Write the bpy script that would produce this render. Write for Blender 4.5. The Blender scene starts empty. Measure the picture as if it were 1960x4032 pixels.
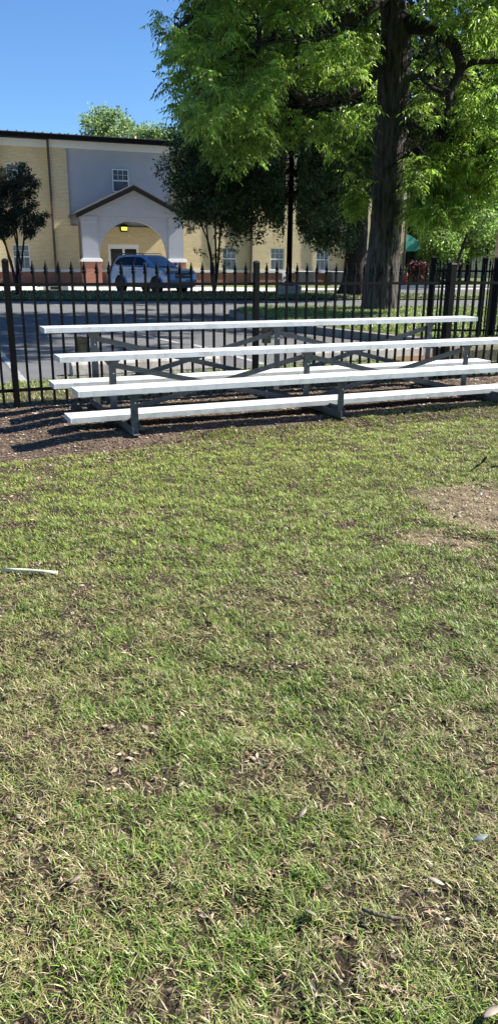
import bpy, bmesh, math, random
import numpy as np
from mathutils import Vector, Matrix
random.seed(7)
rng = np.random.default_rng(11)
C = bpy.context.scene.collection
scene = bpy.context.scene

# ------------------------------------------------------------------ camera
PIT, ROLL, EYE, FPX = .3189, -.009, 1.3291, 3000.0
cam = bpy.data.objects.new("camera", bpy.data.cameras.new("camera"))
C.objects.link(cam)
r0 = Vector((1, 0, 0)); u0 = Vector((0, math.sin(PIT), math.cos(PIT))); f0 = Vector((0, math.cos(PIT), -math.sin(PIT)))
R_ = math.cos(ROLL) * r0 - math.sin(ROLL) * u0
U_ = math.sin(ROLL) * r0 + math.cos(ROLL) * u0
mw = Matrix((R_, U_, -f0)).transposed().to_4x4(); mw.translation = (0, 0, EYE)
cam.matrix_world = mw
cam.data.sensor_fit = 'VERTICAL'; cam.data.sensor_height = 24; cam.data.sensor_width = 24
cam.data.lens = 24 * FPX / 4032
cam.data.clip_start = .05; cam.data.clip_end = 2000
scene.camera = cam

# ------------------------------------------------------------------ sky and sun
SAZ, SEL = .22, math.radians(42.0)
world = bpy.data.worlds.new("World"); scene.world = world; world.use_nodes = True
nt = world.node_tree; bg = nt.nodes['Background']
sky = nt.nodes.new('ShaderNodeTexSky'); sky.sky_type = 'NISHITA'; sky.sun_disc = False
sky.sun_elevation = SEL; sky.sun_rotation = math.pi / 2 - SAZ
sky.air_density = 1.0; sky.dust_density = 0.1; sky.ozone_density = 5.0; sky.altitude = 0
tint = nt.nodes.new('ShaderNodeMix'); tint.data_type = 'RGBA'; tint.blend_type = 'MULTIPLY'; tint.inputs[0].default_value = 1
tint.inputs[7].default_value = (.80, 1.03, 1.26, 1)
nt.links.new(sky.outputs[0], tint.inputs[6]); nt.links.new(tint.outputs[2], bg.inputs[0]); bg.inputs[1].default_value = .050
sl = bpy.data.lights.new("sun", 'SUN'); sl.energy = 5.0; sl.angle = math.radians(.53); sl.color = (1, .955, .87)
sun = bpy.data.objects.new("sun", sl); C.objects.link(sun)
sd = Vector((math.cos(SEL) * math.cos(SAZ), math.cos(SEL) * math.sin(SAZ), math.sin(SEL)))
sun.rotation_euler = sd.to_track_quat('Z', 'Y').to_euler(); sun.location = (8, 0, 30)
scene.view_settings.view_transform = 'Standard'; scene.view_settings.look = 'None'
scene.view_settings.exposure = 1.5; scene.view_settings.gamma = 1
scene.cycles.max_bounces = 8; scene.cycles.transparent_max_bounces = 16

# ------------------------------------------------------------------ helpers
def at(px, py, Y):
    u2 = (px - 980) / FPX; v2 = -(py - 2016) / FPX
    u = u2 * math.cos(ROLL) + v2 * math.sin(ROLL); v = -u2 * math.sin(ROLL) + v2 * math.cos(ROLL)
    d = (u, math.cos(PIT) + v * math.sin(PIT), -math.sin(PIT) + v * math.cos(PIT))
    k = Y / d[1]
    return Vector((d[0] * k, Y, EYE + d[2] * k))

def gp(px, py, z=0.0):
    p = at(px, py, 1.0); k = (z - EYE) / (p.z - EYE)
    return Vector((p.x * k, k, z))

def vnoise(x, y, s, seed=0):
    x = np.asarray(x, float) / s; y = np.asarray(y, float) / s
    xi = np.floor(x).astype(np.int64); yi = np.floor(y).astype(np.int64); fx = x - xi; fy = y - yi
    fx = fx * fx * (3 - 2 * fx); fy = fy * fy * (3 - 2 * fy)
    def h(a, b):
        n = (a * 374761393 + b * 668265263 + seed * 974711) & 0x7fffffff
        n = ((n ^ (n >> 13)) * 1274126177) & 0x7fffffff
        return ((n ^ (n >> 16)) & 0xffff) / 65535.0
    return (h(xi, yi) * (1 - fx) + h(xi + 1, yi) * fx) * (1 - fy) + (h(xi, yi + 1) * (1 - fx) + h(xi + 1, yi + 1) * fx) * fy

def tag(o, label=None, cat=None, group=None, kind=None):
    if label: o['label'] = label
    if cat: o['category'] = cat
    if group: o['group'] = group
    if kind: o['kind'] = kind
    return o

def empty(name, loc=(0, 0, 0), rz=0.0, parent=None):
    o = bpy.data.objects.new(name, None); C.objects.link(o)
    o.location = loc; o.rotation_euler = (0, 0, rz); o.empty_display_size = .2
    if parent: o.parent = parent
    return o

def copy_tree(o, parent=None):
    c = o.copy(); C.objects.link(c)
    if parent: c.parent = parent
    for ch in list(o.children): copy_tree(ch, c)
    return c

class MB:
    def __init__(self): self.v = []; self.f = []; self.sm = []
    def add(self, vs, fs, smooth=False):
        n = len(self.v); self.v += [tuple(p) for p in vs]
        self.f += [tuple(i + n for i in f) for f in fs]; self.sm += [smooth] * len(fs)
        return self
    def box(self, x0, x1, y0, y1, z0, z1):
        v = [(x, y, z) for z in (z0, z1) for y in (y0, y1) for x in (x0, x1)]
        return self.add(v, [(0, 2, 3, 1), (4, 5, 7, 6), (0, 1, 5, 4), (2, 6, 7, 3), (0, 4, 6, 2), (1, 3, 7, 5)])
    def bar(self, a, b, w, h, up=(0, 0, 1)):
        a = Vector(a); b = Vector(b); d = (b - a).normalized(); s = d.cross(Vector(up)).normalized(); u = s.cross(d)
        v = [p + s * (i * w / 2) + u * (j * h / 2) for p in (a, b) for i, j in ((-1, -1), (1, -1), (1, 1), (-1, 1))]
        return self.add(v, [(0, 1, 2, 3), (7, 6, 5, 4), (0, 4, 5, 1), (1, 5, 6, 2), (2, 6, 7, 3), (3, 7, 4, 0)])
    def angle(self, a, b, w, t=.006, up=(0, 0, 1), side=1):
        # an L-profile between two points
        a = Vector(a); b = Vector(b); d = (b - a).normalized(); s = d.cross(Vector(up)).normalized() * side; u = (s.cross(d) * side)
        self.bar(a + s * w / 2, b + s * w / 2, w, t, up); self.bar(a + u * w / 2 + u * t / 2, b + u * w / 2 + u * t / 2, t, w, up)
        return self
    def tube(self, pts, rad, n=10, cap=True, smooth=True):
        pts = [Vector(p) for p in pts]; m = len(pts)
        if not hasattr(rad, '__len__'): rad = [rad] * m
        vs = []; t0 = (pts[1] - pts[0]).normalized()
        s = t0.cross(Vector((0, 0, 1)));
        if s.length < .1: s = t0.cross(Vector((1, 0, 0)))
        s.normalize()
        for i, p in enumerate(pts):
            t = (pts[min(i + 1, m - 1)] - pts[max(i - 1, 0)]).normalized()
            s = (s - t * s.dot(t)).normalized(); u = t.cross(s)
            vs += [p + (s * math.cos(a) + u * math.sin(a)) * rad[i] for a in [2 * math.pi * k / n for k in range(n)]]
        fs = [(i * n + k, i * n + (k + 1) % n, (i + 1) * n + (k + 1) % n, (i + 1) * n + k) for i in range(m - 1) for k in range(n)]
        self.add(vs, fs, smooth)
        if cap:
            b = len(self.v) - m * n
            self.f += [tuple(b + k for k in range(n))[::-1], tuple(b + (m - 1) * n + k for k in range(n))]; self.sm += [False, False]
        return self
    def lathe(self, prof, c=(0, 0, 0), n=16, smooth=True, squash=(1, 1)):
        vs = [(c[0] + r * math.cos(2 * math.pi * k / n) * squash[0], c[1] + r * math.sin(2 * math.pi * k / n) * squash[1], c[2] + z) for r, z in prof for k in range(n)]
        m = len(prof)
        fs = [(i * n + k, i * n + (k + 1) % n, (i + 1) * n + (k + 1) % n, (i + 1) * n + k) for i in range(m - 1) for k in range(n)]
        self.add(vs, fs, smooth)
        b = len(self.v) - m * n
        self.f += [tuple(b + k for k in range(n))[::-1], tuple(b + (m - 1) * n + k for k in range(n))]; self.sm += [False, False]
        return self
    def prism(self, poly, lo, hi, axis='y'):
        # poly of (a,b) extruded along an axis; 'y': (x,z); 'z': (x,y); 'x': (y,z)
        def P(a, b, c): return (a, c, b) if axis == 'y' else ((a, b, c) if axis == 'z' else (c, a, b))
        n = len(poly); vs = [P(a, b, lo) for a, b in poly] + [P(a, b, hi) for a, b in poly]
        fs = [tuple(range(n)), tuple(range(2 * n - 1, n - 1, -1))] + [(i, i + n, (i + 1) % n + n, (i + 1) % n) for i in range(n)]
        return self.add(vs, fs)
    def build(self, name, mat, parent=None, bevel=0, seg=2, loc=None):
        me = bpy.data.meshes.new(name); me.from_pydata(self.v, [], self.f)
        me.polygons.foreach_set('use_smooth', self.sm)
        bm = bmesh.new(); bm.from_mesh(me)
        bmesh.ops.recalc_face_normals(bm, faces=bm.faces); bm.to_mesh(me); bm.free()
        me.materials.append(mat)
        o = bpy.data.objects.new(name, me); C.objects.link(o)
        if parent: o.parent = parent
        if loc: o.location = loc
        if bevel:
            b = o.modifiers.new("bevel", 'BEVEL'); b.width = bevel; b.segments = seg; b.limit_method = 'ANGLE'; b.angle_limit = .6
        return o

def np_mesh(name, verts, quads, mat, cols=None, parent=None, smooth=False):
    """verts (N,3), quads (M,k) arrays; cols (M,3) one colour per face"""
    verts = np.ascontiguousarray(verts, np.float32); quads = np.ascontiguousarray(quads, np.int32)
    m, k = quads.shape
    me = bpy.data.meshes.new(name); me.vertices.add(len(verts)); me.vertices.foreach_set('co', verts.ravel())
    me.loops.add(m * k); me.loops.foreach_set('vertex_index', quads.ravel())
    me.polygons.add(m); me.polygons.foreach_set('loop_start', np.arange(0, m * k, k, dtype=np.int32))
    try: me.polygons.foreach_set('loop_total', np.full(m, k, np.int32))
    except Exception: pass
    me.polygons.foreach_set('use_smooth', np.full(m, smooth))
    me.update(calc_edges=True)
    if cols is not None:
        a = me.color_attributes.new('leaf_colour', 'FLOAT_COLOR', 'CORNER')
        c = np.ones((m, k, 4), np.float32); c[:, :, :3] = cols[:, None, :]
        a.data.foreach_set('color', c.ravel())
    me.materials.append(mat)
    o = bpy.data.objects.new(name, me); C.objects.link(o)
    if parent: o.parent = parent
    return o

# ------------------------------------------------------------------ materials
def node_mat(name):
    m = bpy.data.materials.new(name); m.use_nodes = True
    return m, m.node_tree, m.node_tree.nodes['Principled BSDF']

def N(t, typ, **kw):
    n = t.nodes.new(typ)
    for k, v in kw.items():
        if k in n.inputs: n.inputs[k].default_value = v
        else: setattr(n, k, v)
    return n

def simple(name, col, rough=.6, metal=0.0, var=.15, scale=8.0, bump=.0, bscale=60.0, spec=.5, dirt=None, dscale=3.0, damt=.5):
    m, t, b = node_mat(name)
    tc = N(t, 'ShaderNodeTexCoord'); nz = N(t, 'ShaderNodeTexNoise'); nz.inputs['Scale'].default_value = scale; nz.inputs['Detail'].default_value = 6
    t.links.new(tc.outputs['Object'], nz.inputs['Vector'])
    rp = N(t, 'ShaderNodeValToRGB'); e = rp.color_ramp.elements
    e[0].position = .3; e[1].position = .7
    e[0].color = tuple(c * (1 - var) for c in col) + (1,); e[1].color = tuple(min(1, c * (1 + var)) for c in col) + (1,)
    t.links.new(nz.outputs['Fac'], rp.inputs['Fac']); out = rp.outputs['Color']
    if dirt:
        n2 = N(t, 'ShaderNodeTexNoise'); n2.inputs['Scale'].default_value = dscale; n2.inputs['Detail'].default_value = 8; n2.inputs['Roughness'].default_value = .65
        t.links.new(tc.outputs['Object'], n2.inputs['Vector'])
        r2 = N(t, 'ShaderNodeValToRGB'); r2.color_ramp.elements[0].position = .48; r2.color_ramp.elements[1].position = .7
        r2.color_ramp.elements[1].color = (damt, damt, damt, 1)
        t.links.new(n2.outputs['Fac'], r2.inputs['Fac'])
        mx = N(t, 'ShaderNodeMix', data_type='RGBA'); t.links.new(r2.outputs['Color'], mx.inputs[0])
        t.links.new(out, mx.inputs[6]); mx.inputs[7].default_value = tuple(dirt) + (1,); out = mx.outputs[2]
    t.links.new(out, b.inputs['Base Color'])
    b.inputs['Roughness'].default_value = rough; b.inputs['Metallic'].default_value = metal
    b.inputs['Specular IOR Level'].default_value = spec
    if bump:
        n3 = N(t, 'ShaderNodeTexNoise'); n3.inputs['Scale'].default_value = bscale; n3.inputs['Detail'].default_value = 5
        t.links.new(tc.outputs['Object'], n3.inputs['Vector'])
        bp = N(t, 'ShaderNodeBump'); bp.inputs['Strength'].default_value = bump; bp.inputs['Distance'].default_value = .02
        t.links.new(n3.outputs['Fac'], bp.inputs['Height']); t.links.new(bp.outputs['Normal'], b.inputs['Normal'])
    return m

def leaf_mat(name, trans=.5, tcol=1.25, gloss=.25, rough=.45, sat=(1, 1, 1)):
    m, t, b = node_mat(name)
    at_ = N(t, 'ShaderNodeAttribute'); at_.attribute_name = 'leaf_colour'
    t.links.new(at_.outputs['Color'], b.inputs['Base Color'])
    b.inputs['Roughness'].default_value = rough; b.inputs['Specular IOR Level'].default_value = gloss
    tr = N(t, 'ShaderNodeBsdfTranslucent')
    mv = N(t, 'ShaderNodeMix', data_type='RGBA', blend_type='MULTIPLY'); mv.inputs[0].default_value = 1
    t.links.new(at_.outputs['Color'], mv.inputs[6]); mv.inputs[7].default_value = (tcol * sat[0], tcol * sat[1], tcol * sat[2], 1)
    t.links.new(mv.outputs[2], tr.inputs['Color'])
    mx = N(t, 'ShaderNodeMixShader'); mx.inputs[0].default_value = trans
    t.links.new(b.outputs[0], mx.inputs[1]); t.links.new(tr.outputs[0], mx.inputs[2])
    t.links.new(mx.outputs[0], t.nodes['Material Output'].inputs['Surface'])
    return m

def brick_mat(name, c1, c2, mortar, bw=.21, bh=.068, ms=.009, bump=.6, stain=(.5, .42, .26), samt=.25):
    m, t, b = node_mat(name)
    tc = N(t, 'ShaderNodeTexCoord'); sp = N(t, 'ShaderNodeSeparateXYZ'); cb = N(t, 'ShaderNodeCombineXYZ')
    t.links.new(tc.outputs['Object'], sp.inputs[0])
    ad = N(t, 'ShaderNodeMath', operation='ADD'); t.links.new(sp.outputs['X'], ad.inputs[0]); t.links.new(sp.outputs['Y'], ad.inputs[1])
    t.links.new(ad.outputs[0], cb.inputs['X']); t.links.new(sp.outputs['Z'], cb.inputs['Y'])
    br = N(t, 'ShaderNodeTexBrick'); t.links.new(cb.outputs[0], br.inputs['Vector'])
    br.inputs['Color1'].default_value = c1 + (1,); br.inputs['Color2'].default_value = c2 + (1,); br.inputs['Mortar'].default_value = mortar + (1,)
    br.inputs['Scale'].default_value = 1; br.inputs['Mortar Size'].default_value = ms; br.inputs['Brick Width'].default_value = bw; br.inputs['Row Height'].default_value = bh
    br.inputs['Mortar Smooth'].default_value = .3; br.inputs['Bias'].default_value = 0
    nz = N(t, 'ShaderNodeTexNoise'); nz.inputs['Scale'].default_value = .9; nz.inputs['Detail'].default_value = 7; t.links.new(tc.outputs['Object'], nz.inputs['Vector'])
    rp = N(t, 'ShaderNodeValToRGB'); rp.color_ramp.elements[0].position = .45; rp.color_ramp.elements[1].position = .75; rp.color_ramp.elements[1].color = (samt,) * 3 + (1,)
    t.links.new(nz.outputs['Fac'], rp.inputs['Fac'])
    mx = N(t, 'ShaderNodeMix', data_type='RGBA'); t.links.new(rp.outputs['Color'], mx.inputs[0]); t.links.new(br.outputs['Color'], mx.inputs[6]); mx.inputs[7].default_value = stain + (1,)
    t.links.new(mx.outputs[2], b.inputs['Base Color']); b.inputs['Roughness'].default_value = .85
    iv = N(t, 'ShaderNodeMath', operation='SUBTRACT'); iv.inputs[0].default_value = 1; t.links.new(br.outputs['Fac'], iv.inputs[1])
    n2 = N(t, 'ShaderNodeTexNoise'); n2.inputs['Scale'].default_value = 25; t.links.new(tc.outputs['Object'], n2.inputs['Vector'])
    a2 = N(t, 'ShaderNodeMath', operation='ADD'); t.links.new(iv.outputs[0], a2.inputs[0]); t.links.new(n2.outputs['Fac'], a2.inputs[1])
    bp = N(t, 'ShaderNodeBump'); bp.inputs['Strength'].default_value = bump; bp.inputs['Distance'].default_value = .01
    t.links.new(a2.outputs[0], bp.inputs['Height']); t.links.new(bp.outputs['Normal'], b.inputs['Normal'])
    return m

M = {}
M['yellow'] = brick_mat('yellow_brick', (.67, .55, .31), (.58, .465, .25), (.42, .34, .21), ms=.011, bump=.8, stain=(.36, .30, .20), samt=.4)
M['red'] = brick_mat('red_brick', (.33, .10, .055), (.24, .07, .045), (.38, .27, .2), stain=(.15, .06, .04))
M['stucco'] = simple('grey_stucco', (.265, .28, .315), .9, var=.04, scale=3, bump=.3, bscale=120)
M['stucco2'] = simple('pale_grey_stucco', (.355, .36, .385), .9, var=.05, scale=1.2, bump=.3, bscale=120)
M['trim'] = simple('white_trim', (.66, .66, .66), .6, var=.05)
M['ledge'] = simple('limestone_ledge', (.62, .59, .54), .8, var=.08)
M['fascia'] = simple('dark_bronze_fascia', (.006, .006, .006), .75, var=.2, spec=.12)
M['spout'] = simple('bronze_downspout', (.06, .045, .038), .45, var=.2)
M['roofm'] = simple('bronze_metal_roof', (.10, .085, .075), .4, metal=.3, var=.2)
M['shingle'] = simple('grey_shingle', (.085, .08, .078), .9, var=.3, scale=14, bump=.5)
M['pane'] = simple('window_glass', (.10, .115, .14), .12, var=.25, scale=5, spec=.8)
M['darkpane'] = simple('dark_door_glass_and_slot', (.004, .003, .003), .15, var=.2)
M['alu'] = simple('anodized_aluminium', (.58, .59, .585), .5, metal=.2, var=.05, scale=6, bump=.05, bscale=200, dirt=(.28, .27, .25), dscale=11, damt=.55)
M['galv'] = simple('galvanized_steel', (.105, .106, .103), .6, metal=.3, var=.25, scale=22, dirt=(.07, .07, .07), dscale=14, damt=.5)
M['fence'] = simple('black_powdercoat', (.003, .003, .0033), .6, var=.2, spec=.12)
M['conc'] = simple('weathered_concrete', (.36, .335, .30), .9, var=.15, scale=12, bump=.4, bscale=90, dirt=(.15, .13, .11), dscale=3.5, damt=.8)
M['curb'] = simple('shade_toned_weathered_curb', (.20, .18, .155), .9, var=.2, scale=6, bump=.4, bscale=60, dirt=(.09, .075, .06), dscale=2, damt=.8)  # weathered concrete, its colour darkened to stand in for the tree's shade
M['conc2'] = simple('pale_concrete', (.50, .47, .42), .9, var=.1, scale=2, bump=.2, bscale=60, dirt=(.32, .29, .25), dscale=1.2, damt=.6)
M['pvc'] = simple('cream_plastic', (.58, .57, .38), .5, var=.08)
M['wood'] = simple('mossy_wood', (.10, .085, .05), .9, var=.5, scale=30, bump=.8, bscale=70, dirt=(.05, .07, .02), dscale=18, damt=.8)
M['rubber'] = simple('black_rubber', (.012, .012, .012), .8, var=.3)
M['redpaint'] = simple('red_hydrant_paint', (.42, .045, .03), .45, var=.2, dirt=(.2, .03, .02))
M['teal'] = simple('teal_canvas', (.055, .30, .25), .8, var=.12, bump=.2, bscale=14)
M['cream'] = simple('cream_siding', (.50, .49, .40), .8, var=.08)
M['box'] = simple('grey_steel_cabinet', (.09, .085, .08), .5, metal=.2, var=.2)
M['wornpaint'] = simple('worn_road_paint', (.27, .27, .27), .8, var=.1, scale=20, dirt=(.12, .12, .125), dscale=7, damt=.95)
M['white'] = simple('white_paint', (.75, .75, .74), .6, var=.06, scale=20, dirt=(.35, .35, .34), dscale=16, damt=.6)

def bark(name, c1, c2, sc=1.0):
    m, t, b = node_mat(name)
    tc = N(t, 'ShaderNodeTexCoord'); mp = N(t, 'ShaderNodeMapping'); mp.inputs['Scale'].default_value = (14 * sc, 14 * sc, 2.2 * sc)
    t.links.new(tc.outputs['Object'], mp.inputs[0]); nz = N(t, 'ShaderNodeTexNoise'); nz.inputs['Scale'].default_value = 1; nz.inputs['Detail'].default_value = 8; nz.inputs['Roughness'].default_value = .65
    t.links.new(mp.outputs[0], nz.inputs['Vector']); rp = N(t, 'ShaderNodeValToRGB'); rp.color_ramp.elements[0].position = .35; rp.color_ramp.elements[1].position = .65
    rp.color_ramp.elements[0].color = c1 + (1,); rp.color_ramp.elements[1].color = c2 + (1,)
    t.links.new(nz.outputs['Fac'], rp.inputs['Fac']); t.links.new(rp.outputs[0], b.inputs['Base Color']); b.inputs['Roughness'].default_value = .95; b.inputs['Specular IOR Level'].default_value = .2
    bp = N(t, 'ShaderNodeBump'); bp.inputs['Strength'].default_value = .9; bp.inputs['Distance'].default_value = .03
    t.links.new(nz.outputs['Fac'], bp.inputs['Height']); t.links.new(bp.outputs['Normal'], b.inputs['Normal'])
    return m
M['bark'] = bark('furrowed_bark', (.013, .011, .0095), (.12, .105, .09))
M['bark2'] = bark('dark_bark', (.02, .016, .013), (.055, .045, .036))
M['leaf'] = leaf_mat('bright_leaf', .55, 1.75, .5, .35)
M['oakleaf'] = leaf_mat('dark_leaf', .25, 1.1, .3, .5)
M['blade'] = leaf_mat('grass_blade', .16, 1.2, .35, .45)
M['chip'] = leaf_mat('dead_leaf_chip', .12, 1.0, .25, .6)

def ground_mat(name, cols, scale, bump, bscale, rough=.95, fine=None):
    m, t, b = node_mat(name)
    tc = N(t, 'ShaderNodeTexCoord'); nz = N(t, 'ShaderNodeTexNoise'); nz.inputs['Scale'].default_value = scale; nz.inputs['Detail'].default_value = 10; nz.inputs['Roughness'].default_value = .7
    t.links.new(tc.outputs['Object'], nz.inputs['Vector']); rp = N(t, 'ShaderNodeValToRGB'); cr = rp.color_ramp
    n = len(cols)
    for i, c in enumerate(cols):
        p = .3 + .4 * i / (n - 1)
        e = cr.elements[0] if i == 0 else (cr.elements[-1] if i == n - 1 else cr.elements.new(p))
        e.position = p; e.color = tuple(c) + (1,)
    t.links.new(nz.outputs['Fac'], rp.inputs['Fac']); out = rp.outputs[0]
    n2 = N(t, 'ShaderNodeTexNoise'); n2.inputs['Scale'].default_value = bscale; n2.inputs['Detail'].default_value = 6; t.links.new(tc.outputs['Object'], n2.inputs['Vector'])
    if fine:
        r2 = N(t, 'ShaderNodeValToRGB'); r2.color_ramp.elements[0].position = .56; r2.color_ramp.elements[1].position = .66
        n3 = N(t, 'ShaderNodeTexNoise'); n3.inputs['Scale'].default_value = fine[1]; n3.inputs['Detail'].default_value = 3; t.links.new(tc.outputs['Object'], n3.inputs['Vector'])
        t.links.new(n3.outputs['Fac'], r2.inputs[0]); mx = N(t, 'ShaderNodeMix', data_type='RGBA'); t.links.new(r2.outputs[0], mx.inputs[0]); t.links.new(out, mx.inputs[6]); mx.inputs[7].default_value = tuple(fine[0]) + (1,)
        out = mx.outputs[2]
    t.links.new(out, b.inputs['Base Color']); b.inputs['Roughness'].default_value = rough; b.inputs['Specular IOR Level'].default_value = .2
    bp = N(t, 'ShaderNodeBump'); bp.inputs['Strength'].default_value = bump; bp.inputs['Distance'].default_value = .03
    t.links.new(n2.outputs['Fac'], bp.inputs['Height']); t.links.new(bp.outputs['Normal'], b.inputs['Normal'])
    return m
M['soil'] = ground_mat('lawn_soil', [(.014, .010, .006), (.035, .026, .016), (.07, .054, .032)], 9, .8, 60, fine=((.16, .13, .08), 90))
M['mulch'] = ground_mat('mulch_soil', [(.045, .032, .023), (.08, .058, .041), (.125, .09, .065)], 6, .9, 50, fine=((.17, .125, .09), 70))
M['turf'] = ground_mat('turf_ground', [(.045, .06, .018), (.09, .12, .03), (.14, .15, .06)], 1.2, .8, 30, fine=((.2, .19, .1), 30))
M['asphalt'] = ground_mat('asphalt', [(.085, .085, .088), (.105, .105, .108), (.13, .13, .13)], 1.6, .4, 120, rough=.85, fine=((.17, .17, .17), 160))
M['pine'] = ground_mat('pine_straw', [(.07, .038, .018), (.15, .08, .038), (.21, .12, .06)], 20, .8, 60)

# ------------------------------------------------------------------ ground sheets
def sheet(name, poly, z, mat, kind='structure'):
    me = bpy.data.meshes.new(name); me.from_pydata([(x, y, z) for x, y in poly], [], [tuple(range(len(poly)))])
    me.materials.append(mat); o = bpy.data.objects.new(name, me); C.objects.link(o); o['kind'] = kind
    return o
sheet('ground', [(-300, -60), (300, -60), (300, 400), (-300, 400)], -.03, M['turf'])

EDGE = [(-9, 1.2), (-1.9, 4.72), (-1.6, 4.95), (-1.3, 5.2), (-1.0, 5.33), (-.55, 5.72), (.04, 5.98), (.67, 6.28), (1.3, 6.75), (2.4, 7.28), (6, 8.9)]
def edge_y(x):
    return np.interp(x, [e[0] for e in EDGE], [e[1] for e in EDGE])

def height(x, y):
    h = (vnoise(x, y, .55, 3) - .5) * .030 + (vnoise(x, y, .14, 5) - .5) * .022 + (vnoise(x, y, .045, 9) - .5) * .016
    return h
def mound(x, y):
    c, s_ = math.cos(.4181), math.sin(.4181); dx, dy = x + 1.2319, y - 5.4423
    u = dx * c + dy * s_; v = -dx * s_ + dy * c
    def ss(a, b, t): t = np.clip((t - a) / (b - a), 0, 1); return t * t * (3 - 2 * t)
    return .055 * ss(-.12, .10, v) * ss(-.45, .1, u) * (1 - ss(1.55, 1.75, v))
_h0 = height
def height(x, y): return _h0(x, y) + mound(np.asarray(x, float), np.asarray(y, float))
def grid_sheet(name, x0, x1, y0, y1, st, mat, z, keep=None, amp=1.0):
    xs = np.arange(x0, x1 + st / 2, st); ys = np.arange(y0, y1 + st / 2, st)
    X, Y = np.meshgrid(xs, ys); Z = z + (_h0(X, Y) * amp + mound(X, Y))
    V = np.stack([X, Y, Z], -1).reshape(-1, 3); ny, nx = X.shape
    I = np.arange(nx * ny).reshape(ny, nx)
    Q = np.stack([I[:-1, :-1], I[:-1, 1:], I[1:, 1:], I[1:, :-1]], -1).reshape(-1, 4)
    if keep is not None:
        cx = V[Q].mean(1); Q = Q[keep(cx[:, 0], cx[:, 1])]
    o = np_mesh(name, V, Q, mat, smooth=True); o['kind'] = 'structure'
    return o
grid_sheet('lawn_ground', -5.0, 5.0, -1.0, 9.0, .03, M['soil'], 0.0, keep=lambda x, y: y < edge_y(x) + .12 * (vnoise(x, y, .3, 21) - .2))
grid_sheet('mulch_ground', -6.0, 8.0, 3.0, 11.4, .03, M['mulch'], .001, amp=.35, keep=lambda x, y: (y >= edge_y(x) - .10 * (vnoise(x, y, .3, 21) - .2)) & (y < 8.35 + .45 * x + .9))

def _patch(x, y):
    e = 1 - ((x - 1.42) / .50) ** 2 - ((y - 4.15) / .55) ** 2; e2 = (1 - ((x - .95) / .25) ** 2 - ((y - 3.6) / .16) ** 2) * .8
    return np.maximum(e, e2) + .9 * (vnoise(x, y, .13, 91) - .5) + .5 * (vnoise(x, y, .04, 92) - .5) > .25
M['bare'] = ground_mat('bare_tan_soil', [(.065, .046, .028), (.14, .104, .066), (.235, .18, .115)], 14, .9, 70, fine=((.33, .26, .19), 110))
grid_sheet('bare_patch', .5, 2.1, 3.3, 4.9, .015, M['bare'], .004, keep=_patch)

# parking lot, roads, median, island
LOTN = [(-40, 0), (-6, 7.0), (-2.9, 8.55), (-2.42, 8.78), (-.28, 9.9), (.22, 10.25), (1.4, 10.95), (2.6, 11.6), (3.6, 11.9), (10, 13.5), (40, 20)]
LOTF = [(60, 38), (20, 31.8), (5.37, 29.17), (2.71, 28.8), (.29, 28.1), (-5.02, 26.6), (-8.36, 26.2), (-14, 25.6), (-40, 20)]
sheet('parking_lot', LOTN + LOTF, -.012, M['asphalt'])
sheet('driveway', [(-45, 24), (-10.6, 33.5), (-6.5, 34.4), (.14, 35.2), (3.6, 35.8), (8, 36.5), (60, 50), (60, 60), (8.5, 42.9), (.44, 41.7), (-9, 42.0), (-40, 34)], -.022, M['conc2'])
sheet('street', [(1.5, 35.5), (8, 36.6), (60, 50), (60, 56), (8, 41), (1.5, 38.5)], -.016, M['asphalt'])
sheet('sidewalk', [(15, 47.5), (60, 60), (60, 62), (15, 49.2)], -.015, M['conc2'])
def stripe(a, b, w=.1):
    a = Vector((a[0], a[1], 0)); b = Vector((b[0], b[1], 0)); d = (b - a).normalized(); s = Vector((-d.y, d.x, 0)) * w / 2
    return [tuple(a + s)[:2], tuple(a - s)[:2], tuple(b - s)[:2], tuple(b + s)[:2]]
for a, b, w in [((-4.9, 14.4), (-2.55, 8.66), .08), ((-2.9, 16.1), (-1.2, 13.1), .1), ((-.95, 12.9), (.2, 10.45), .11),
             ((-7.45, 26.2), (-5.83, 23.82), .11), ((-4.75, 26.6), (-3.25, 24.38), .11), ((-2.09, 27.3), (-.73, 25.38), .11), ((.32, 27.8), (1.46, 26.21), .11),
             ((3.2, 28.6), (9.5, 29.6), .11), ((4.6, 28.4), (5.5, 27.0), .11)]:
    o = sheet('painted_stripe', stripe(a, b, w), -.007, M['wornpaint'])

def slab(name, poly, z0, z1, mat, bevel=.02, kind='structure'):
    o = MB().prism(poly, z0, z1, 'z').build(name, mat, bevel=bevel); o['kind'] = kind
    return o
ISL = [(-.55, 19.9), (-.42, 19.1), (-.1, 18.0), (.3, 16.8), (.66, 15.85), (1.29, 14.96), (1.9, 14.1), (2.4, 13.4), (2.85, 12.9), (3.4, 12.5), (6, 11.9), (14, 12.0), (14, 23.5), (8, 22.6), (3, 22.0), (.4, 21.6), (-.2, 21.2), (-.5, 20.6)]
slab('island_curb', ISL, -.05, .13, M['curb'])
def inset(poly, d):
    cx = sum(p[0] for p in poly) / len(poly); cy = sum(p[1] for p in poly) / len(poly); out = []
    n = len(poly)
    for i in range(n):
        a = Vector(poly[i - 1]); p = Vector(poly[i]); b = Vector(poly[(i + 1) % n])
        n1 = Vector((-(p - a).y, (p - a).x)).normalized(); n2 = Vector((-(b - p).y, (b - p).x)).normalized()
        q = p + (n1 + n2).normalized() * d
        out.append((q.x, q.y))
    return out
sheet('island_turf', inset(ISL, .16), .137, M['turf'])
MED = [(-30, 22.4), (-14, 25.9), (-8.36, 26.5), (-5.02, 26.9), (.29, 28.45), (2.71, 29.1), (5.5, 29.5), (9, 30.3), (9.3, 31.5), (7.5, 33.6), (3.6, 35.6), (.14, 34.9), (-6.5, 34.1), (-10.6, 33.1), (-30, 28)]
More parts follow.
